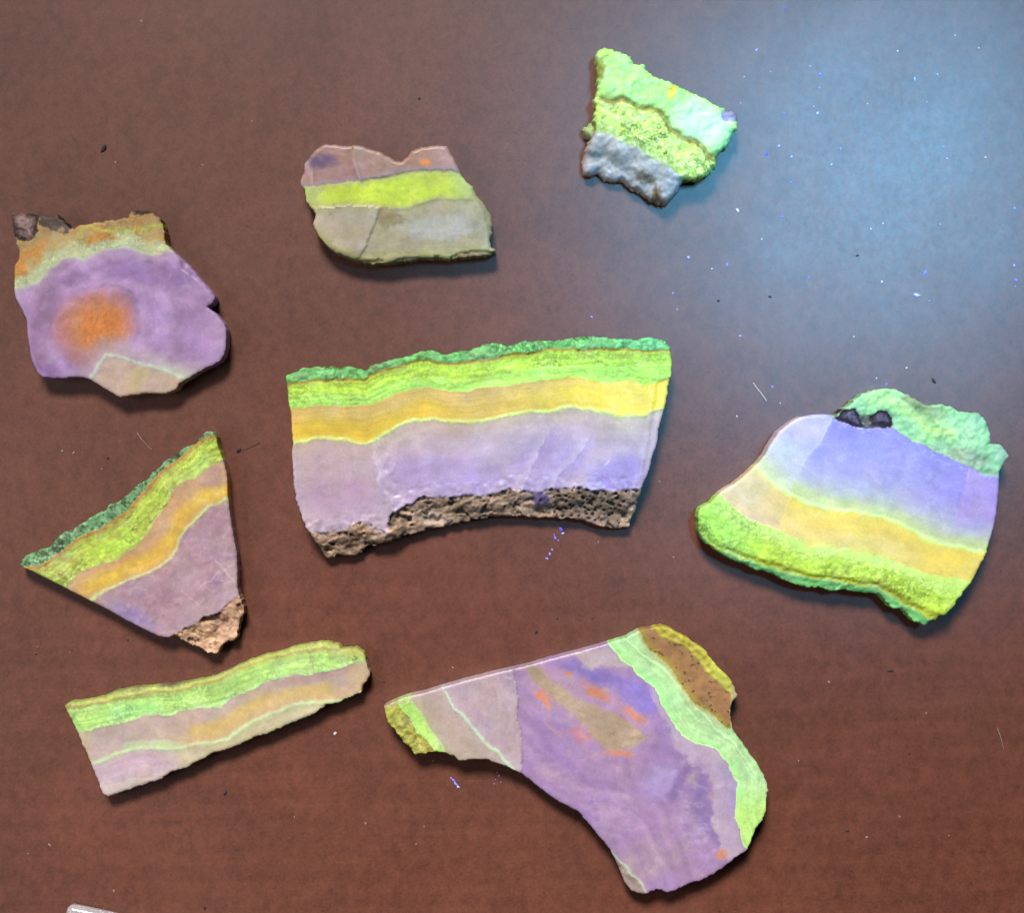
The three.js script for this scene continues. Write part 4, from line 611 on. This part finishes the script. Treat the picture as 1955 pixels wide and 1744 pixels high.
      if (j4 < 0) { // left part: lime tip, grey and mint
        const j1 = J1(wx, wy), j2 = J2(wx, wy), j3 = J3(wx, wy);
        if (j1 < 0) { Q.cls = 2; set(158, 158, 52); mix(176, 190, 62, 0.6 * ss(0, 0.4, n2)); mix(112, 100, 36, 0.6 * ss(0.1, 0.4, fbm(x / 8, y / 8, 731, 3))); Q.h -= 0.5; grains(x, y, 7, 735, 0.6, 0.5); }
        else if (j2 < 0) { Q.cls = 2; set(168, 222, 96); mix(176, 236, 120, 0.6 * ss(0, 0.4, n2)); mix(168, 204, 130, 0.6 * ss(-9, -1, j2)); grains(x, y, 8, 737, 0.3, 0.3); }
        else if (j3 < 0) { Q.cls = 1; set(172, 154, 144); mix(174, 172, 132, 0.7 * ss(18, 0, j2)); mix(172, 156, 158, 0.6 * ss(-28, -4, j3)); mul(1 + 0.05 * n2); mix(178, 196, 172, 0.8 * ss(-5, -1, j3)); }
        else { Q.cls = 1; set(170, 148, 160); mix(160, 134, 168, 0.7 * ss(0, 0.35, n + 0.2 * n2)); mix(182, 164, 172, 0.5 * ss(26, 4, j3)); mul(1 + 0.07 * fbm(x / 6, y / 14, 741, 3)); mix(186, 170, 182, 0.5 * ss(1490, 1530, y) ); }
        const w = 1.6 + 4 * ss(1320, 1500, y) + 3 * ss(1345, 1325, y); mix(184, 226, 184, 0.9 * Math.exp(-j3 * j3 / (w * 2.4))); Q.h += 0.2 * Math.exp(-j3 * j3 / 8);
        Q.h += 0.35 + 0.05 * n2; crack(J4l(wx, wy), 0.6, 0);
      } else {
        const p2 = crys2(wx, wy); set(152, 120, 170); mix(136, 104, 162, 0.7 * ss(0, 0.5, n + 0.1)); mix(150, 112, 162, 0.5 * ss(0, 0.4, -n));
        const la = lightA(wx, wy); mix(170, 136, 178, 0.55 * ss(34, 4, la) * ss(-0.1, 0.35, fbm(x / 18, y / 9, 751, 3) + 0.1)); mix(158, 130, 150, 0.75 * ss(1.25, 0.4, tail(wx, wy) + 0.4 * n2)); 
        mix(166, 128, 168, 0.8 * ss(22, 4, band(wx, wy) + 6 * n2)); mix(122, 100, 184, 0.9 * ss(22, 4, bv(wx, wy) + 6 * n2)); mix(124, 106, 190, 0.8 * ss(1.2, 0.4, bv2(wx, wy)));
        mix(158, 140, 200, 0.85 * ss(1.25, 0.3, lilacBlob(wx, wy))); mix(108, 78, 148, 0.7 * ss(16, 2, dv(wx, wy) + 4 * n2)); mix(116, 92, 160, 0.7 * ss(26, 4, dv2(wx, wy) + 8 * n2)); mix(172, 156, 186, 0.5 * ss(1.3, 0.4, spk(wx, wy)) * ss(-0.05, 0.4, fbm(x / 10, y / 8, 761, 4)));
        mix(168, 160, 160, 0.5 * ss(9, 0, greyS(wx, wy) + 6 * n2));
        mix(168, 150, 176, 0.85 * ss(-4, 5, -p2 * 0 + (m1 < 0 ? 0 : 1) * (12 + 30 * ss(1380, 1480, y) - m1) + 10 * n2) * ss(0, 2, m1) * ss(1230, 1250, x)); mix(178, 160, 164, 0.9 * ss(6, -6, crys(wx, wy) + 9 * n2)); mix(150, 136, 196, 0.5 * ss(1440, 1480, y) * ss(40, 5, m1) * ss(1620, 1500, y));
        const ag = agate(wx, wy), lay = fbm(ag / 15 + 0.9 * n, x / 120, 791, 2); if (ag > 0) { mix(182, 152, 188, 0.32 * ss(-0.05, 0.45, lay) * ss(0, 14, ag)); mix(122, 90, 152, 0.3 * ss(-0.05, 0.45, -lay) * ss(0, 14, ag)); } mix(176, 134, 160, 0.55 * ss(26, 2, Math.abs(wedge(wx, wy))) * ss(0.0, 0.3, n + 0.15));
        for (const f of arcs) { const d = f(wx, wy); mix(182, 136, 152, 0.42 * Math.exp(-d * d / 9) * ss(-0.3, 0.3, fbm(x / 22, y / 22, 785, 2))); }
        mix(196, 110, 118, 0.6 * ss(1.2, 0.4, rosy(wx, wy) + 0.5 * n2)); for (const f of orange) { const d = f(wx, wy) + 0.7 * n2; if (d < 1.6) { mix(188, 128, 138, 0.5 * ss(1.6, 0.6, d)); mix(204, 116, 72, 0.8 * ss(1.15, 0.25, d + 0.5 * fbm(x / 5, y / 5, 781, 2))); } }
        mix(148, 114, 138, 0.4 * ss(1000, 985, x)); mul(1 + 0.05 * n2 + 0.05 * n);
        const wd = wedge(wx + 5 * n2, wy + 4 * n); if (wd < 4) { Q.cls = wd < 0 ? 3 : 0; const w = 0.92 * ss(4, -3, wd); mix(166, 142, 116, w); mix(146, 122, 84, w * 0.35 * ss(0, 0.4, fbm((x + y) / 30, (y - x * 0.5) / 3, 771, 3))); mix(134, 122, 92, w * 0.5 * ss(1050, 1010, x)); for (const f of wl) { const d = f(wx, wy); mix(128, 108, 82, 0.4 * w * Math.exp(-d * d / 3) * ss(-0.2, 0.3, n2)); } Q.h += 0.12 * w * n2; }
        const q = N1(wx, wy);  if (q > 0 && y > 1590) { Q.cls = 7; mix(150, 130, 122, 0.85); mul(1 + 0.12 * n2); Q.h -= 0.8 * ss(0, 14, q); } const ql = N1l(wx, wy); mix(178, 208, 174, 0.7 * Math.exp(-ql * ql / 9));
        Q.h += 0.05 * n2; crack(J4l(wx, wy), 0.3, 0);
      }
      const ct = cut(x, y); if (x < 1200) mix(176, 146, 172, 0.4 * ss(7, 2, Math.abs(ct)));
    },
  });
}
// ---------------------------------------------------------------- grains, crumbs and fibres on the cardboard
const at = (x, y, h = 0) => new THREE.Vector3((x - CX) * S, h, (y - CY) * S);
function pebble(r, sx, sy, sz, seed) {
  const R = rng(seed), g = mergeVertices(new THREE.IcosahedronGeometry(1, 0).deleteAttribute('normal').deleteAttribute('uv')), p = g.attributes.position;
  for (let i = 0; i < p.count; i++) { const f = 0.55 + 0.75 * R(); p.setXYZ(i, p.getX(i) * f * sx * r, Math.max(-0.55, p.getY(i) * f) * sy * r, p.getZ(i) * f * sz * r); }
  g.computeVertexNormals(); g.computeBoundingBox(); g.translate(0, -g.boundingBox.min.y, 0);
  return g;
}
const mats = {
  blue: [[0.2, 0.22, 0.9], [0.13, 0.12, 0.85], [0.33, 0.3, 0.9]].map((c) => new THREE.MeshPhysicalMaterial({ color: new THREE.Color().setRGB(...c), roughness: 0.4, flatShading: true })),
  pale: [new THREE.MeshPhysicalMaterial({ color: new THREE.Color().setRGB(0.5, 0.44, 0.44), roughness: 0.5, flatShading: true })],
  dull: [new THREE.MeshPhysicalMaterial({ color: new THREE.Color().setRGB(0.22, 0.15, 0.13), roughness: 0.6, flatShading: true })],
  black: [new THREE.MeshPhysicalMaterial({ color: new THREE.Color().setRGB(0.012, 0.009, 0.008), roughness: 0.8 })],
};
let seed = 900;
function crumb(name, kind, x, y, r, label, category, group, stretch = 1, turn = 0) {
  const m = new THREE.Mesh(pebble(r * S * (kind === 'black' ? 0.72 : 0.62), stretch * 1.15, 0.4, 0.9, ++seed), mats[kind][seed % mats[kind].length]);
  m.name = numbered(name); m.position.copy(at(x, y, 0.00001)); m.rotation.y = turn + (stretch > 1.25 ? 0 : seed * 1.7); m.castShadow = m.receiveShadow = true;
  tag(m, label, category, group); scene.add(m); return m;
}
const from = (ox, oy, k, list) => { const o = []; for (let i = 0; i < list.length; i += 3) o.push([ox + list[i] * k, oy + list[i + 1] * k, list[i + 2]]); return o; };
const blueSpots = [
  ...from(1400, 0, 555 / 1955, [340, 48, 3, 155, 335, 4, 515, 445, 4, 582, 500, 5, 578, 590, 3, 48, 692, 3, 342, 765, 4, 565, 765, 5.5, 308, 982, 4.5, 222, 1038, 6, 390, 1053, 5, 720, 1000, 3.5, 384, 1226, 4.5, 1372, 500, 2.5, 1410, 988, 4, 1680, 925, 2.5, 1298, 685, 2.5, 1890, 1400, 4]),
  ...from(1300, 400, 655 / 1955, [573, 42, 4, 42, 272, 4, 262, 314, 4.5, 1908, 403, 6, 1897, 318, 3.5, 1905, 437, 2.5, 725, 390, 3.5, 337, 722, 4, 520, 1010, 3.5, 1170, 995, 3.5, 1415, 520, 2.5, 1475, 85, 3]),
  ...from(940, 400, 460 / 1955, [805, 875, 4, 1465, 680, 3.5, 1500, 812, 3]),
];
for (const [x, y, r] of blueSpots) crumb('blue_mineral_speck', 'blue', x, y, r, 'tiny blue speck scattered on the cardboard around the small green stone', 'speck', 'blue specks in the torch light');
for (const [x, y, t] of [[1765.7, 520.6, -0.9], [1749, 563.5, 0.3]]) crumb('blue_mineral_flake', 'blue', x, y, 6, 'elongated violet blue flake lying above the mossy green corner', 'flake', 'violet blue flakes', 1.9, -t);
crumb('blue_mineral_flake', 'blue', 1400 + 1218 * 0.2839, 530 * 0.2839, 4, 'slim upright violet flake in the brightest torch light', 'flake', null, 2.1, Math.PI / 2);
for (const [x, y, r] of [[1071, 1011, 5], [1075, 1019, 4.5], [1060, 1028, 5], [1058, 1022, 3], [1050, 1058, 4], [1044, 1067, 3.5], [1066, 1032, 2.5], [1054, 1050, 2.5]]) crumb('blue_mineral_grain', 'blue', x, y, r, 'deep blue grain just below the rock rim of the long arched slab', 'grain', 'blue grains below the arched slab', 1.2, r);
for (const [x, y, r] of [[870, 1497, 5], [866, 1491, 4], [875, 1503, 3.5], [862, 1487, 3]]) crumb('blue_mineral_grain', 'blue', x, y, r, 'deep blue grain below the lime tip of the big purple slab', 'grain', 'blue grains by the lime tip', 1.3, -0.9);
for (const [x, y, r] of [[946, 1489, 2], [952, 1482, 2.4], [943, 1497, 1.8], [956, 1494, 1.8], [949, 1476, 1.6]]) crumb('blue_mineral_grain', 'blue', x, y, r, 'faint blue grain under the concave side of the big purple slab', 'grain', 'faint blue grains', 1.2, 0.4);
const paleSpots = [
  ...from(1400, 0, 555 / 1955, [1105, 345, 3, 1650, 322, 3.2, 1490, 238, 2.4, 660, 1105, 2.6, 1692, 1057, 2.8, 1435, 1065, 2, 540, 715, 2.4, 250, 480, 1.8, 72, 515, 1.8, 900, 697, 2]),
  ...from(1300, 400, 655 / 1955, [1143, 412, 3, 1150, 80, 2.8, 1080, 110, 2.8, 1285, 903, 2.8, 1113, 962, 3.2, 565, 1105, 2.4, 175, 338, 2.4, 460, 170, 2.2, 318, 225 + 955, 3, 322, 5, 4.5, 985, 725, 2.4]),
];
for (const [x, y, r] of paleSpots) crumb('pale_mineral_speck', 'pale', x, y, r, 'tiny whitish speck on the blue-lit part of the cardboard', 'speck', 'whitish specks in the torch light', 1.2, x);
crumb('white_mineral_grain', 'pale', 640, 1400.5, 5.2, 'white grain below the right end of the narrow bent strip', 'grain', null, 1.2, -1.2);
const dullSpots = [...from(0, 1500, 760 / 1955, [245, 293, 3.6, 1795, 187, 3, 560, 517, 3.4, 140, 335, 2, 1447, 155, 2]), ...from(1400, 1150, 555 / 1629, [535, 448, 3, 1078, 622, 4, 745, 1318, 3.4, 930, 1203, 3, 1205, 1310, 2, 365, 890, 2.4]), ...from(0, 0, 600 / 1955, [880, 130, 4, 1570, 755, 3.4, 720, 1010, 3.4, 1260, 1025, 2]), ...from(10, 800, 490 / 1818, [405, 228, 4, 485, 240, 3.4, 685, 355, 2, 230, 1615, 2.2, 460, 1655, 2]), ...from(520, 620, 790 / 1955, [1828, 742, 2.6, 1895, 1100, 2.6, 1540, 1028, 2]), ...from(710, 1180, 780 / 1955, [388, 238, 2.6, 295, 685, 3, 212, 1083, 2.4, 250, 1000, 2])];
for (const [x, y, r] of dullSpots) crumb('dust_grain', 'dull', x, y, r, 'pale dust grain on the bare brown cardboard', 'dust grain', 'pale dust grains on the brown cardboard', 1.3, y);
const black = [[199, 283, 7.5, 1.5, 1.2, 'black crumb above the violet slab with the orange heart'], [801, 188, 4.2, 1.1, 0, 'black crumb above the two-humped slab'], [456, 860.5, 6, 1.3, 0.5, 'black crumb with a hair beside the tip of the triangular slab'], [207, 875, 3.6, 1, 0, 'small black crumb above the slope of the triangular slab'], [69, 1250, 3.4, 1, 0, 'small black crumb below the triangular slab'], [244.5, 1223, 3, 1, 0, 'small black crumb between the triangular slab and the narrow strip'], [430, 1515, 4.4, 1.4, 0.9, 'black crumb below the narrow bent strip'], [391, 1734, 4.4, 1.5, 1.3, 'black crumb near the clear plastic strip'], [1023.5, 1208, 4.6, 1.1, 0.6, 'black crumb above the cut edge of the big purple slab'], [1064, 1182, 3, 1.2, 0, 'smaller black crumb above the cut edge of the big purple slab'], [1699.8, 1282, 4.6, 2.0, 0.1, 'slim black crumb below the lime corner of the broad slab'], [1618, 1587, 3.6, 1.9, 0.1, 'slim black crumb beside the tail of the big purple slab'], [1371.4, 575, 4, 1, 0, 'black crumb at the rim of the blue light'], [1470, 566.5, 3.2, 1.2, 0.3, 'small black crumb within the blue light'], [1782.5, 728.3, 5, 1.6, -0.7, 'black crumb above the mossy green corner'], [1636.7, 487.8, 3, 1.6, 0.2, 'faint dark crumb between two violet flakes and the small green stone']];
for (const [x, y, r, st, t, label] of black) crumb('black_crumb', 'black', x, y, r, label, 'crumb', 'black crumbs', st, t);
// a pale splinter and a dark hair
function fibre(name, pts, r, color, label, category) {
  const c = new THREE.CatmullRomCurve3(pts.map(([x, y, h]) => at(x, y, h)));
  const m = new THREE.Mesh(new THREE.TubeGeometry(c, 24, r, 6), new THREE.MeshPhysicalMaterial({ color: new THREE.Color().setRGB(...color), roughness: 0.6 }));
  m.name = numbered(name); m.castShadow = m.receiveShadow = true; tag(m, label, category); scene.add(m);
}
fibre('pale_splinter', [[1437, 731, 0.00016], [1445, 742, 0.0002], [1453, 752, 0.0002], [1463, 766, 0.00016]], 0.00017, [0.42, 0.34, 0.3], 'thin pale splinter to the left of the broad slab\'s mossy corner', 'splinter');
fibre('dark_hair', [[460, 859, 0.0003], [470, 856, 0.0005], [482, 851, 0.0004], [497, 845, 0.0002]], 0.00007, [0.05, 0.03, 0.024], 'thin dark hair trailing from a crumb beside the triangular slab', 'hair');
fibre('pale_fibre', [[262, 826, 0.0002], [272, 840, 0.0004], [290, 859, 0.0002]], 0.0001, [0.25, 0.17, 0.15], 'short pale fibre above the triangular slab', 'fibre');
fibre('pale_fibre', [[1903, 1390, 0.0002], [1909, 1408, 0.0004], [1915, 1430, 0.0002]], 0.00012, [0.2, 0.14, 0.13], 'short pale fibre at the right below the broad slab', 'fibre');

// clear plastic strip that just enters the frame
{
  const g = new THREE.Group(); g.name = 'clear_plastic_strip';
  const len = 0.05, wid = 0.012, th = 0.0042;
  const clear = new THREE.MeshPhysicalMaterial({ color: new THREE.Color().setRGB(0.86, 0.8, 0.84), roughness: 0.16, transmission: 0.75, thickness: 0.003, ior: 1.49 });
  const body = new THREE.Mesh(new RoundedBoxGeometry(len, th, wid, 5, 0.0018), clear); body.name = 'strip_body'; body.position.set(len / 2, th / 2, wid / 2);
  const highlightBar = new THREE.Mesh(new RoundedBoxGeometry(len - 0.0036, 0.0014, 0.0012, 4, 0.0006), new THREE.MeshPhysicalMaterial({ color: new THREE.Color().setRGB(0.82, 0.78, 0.8), roughness: 0.25 })); highlightBar.name = 'highlight_bar'; highlightBar.position.set(len / 2 + 0.0004, th + 0.0003, 0.0032);  // opaque pale bar, stands for the white highlight line on the strip
  for (const m of [body, highlightBar]) { m.castShadow = m.receiveShadow = true; g.add(m); }
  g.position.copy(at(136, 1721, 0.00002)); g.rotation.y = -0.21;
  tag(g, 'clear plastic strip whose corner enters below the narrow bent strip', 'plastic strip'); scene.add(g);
}
renderer.render(scene, camera);
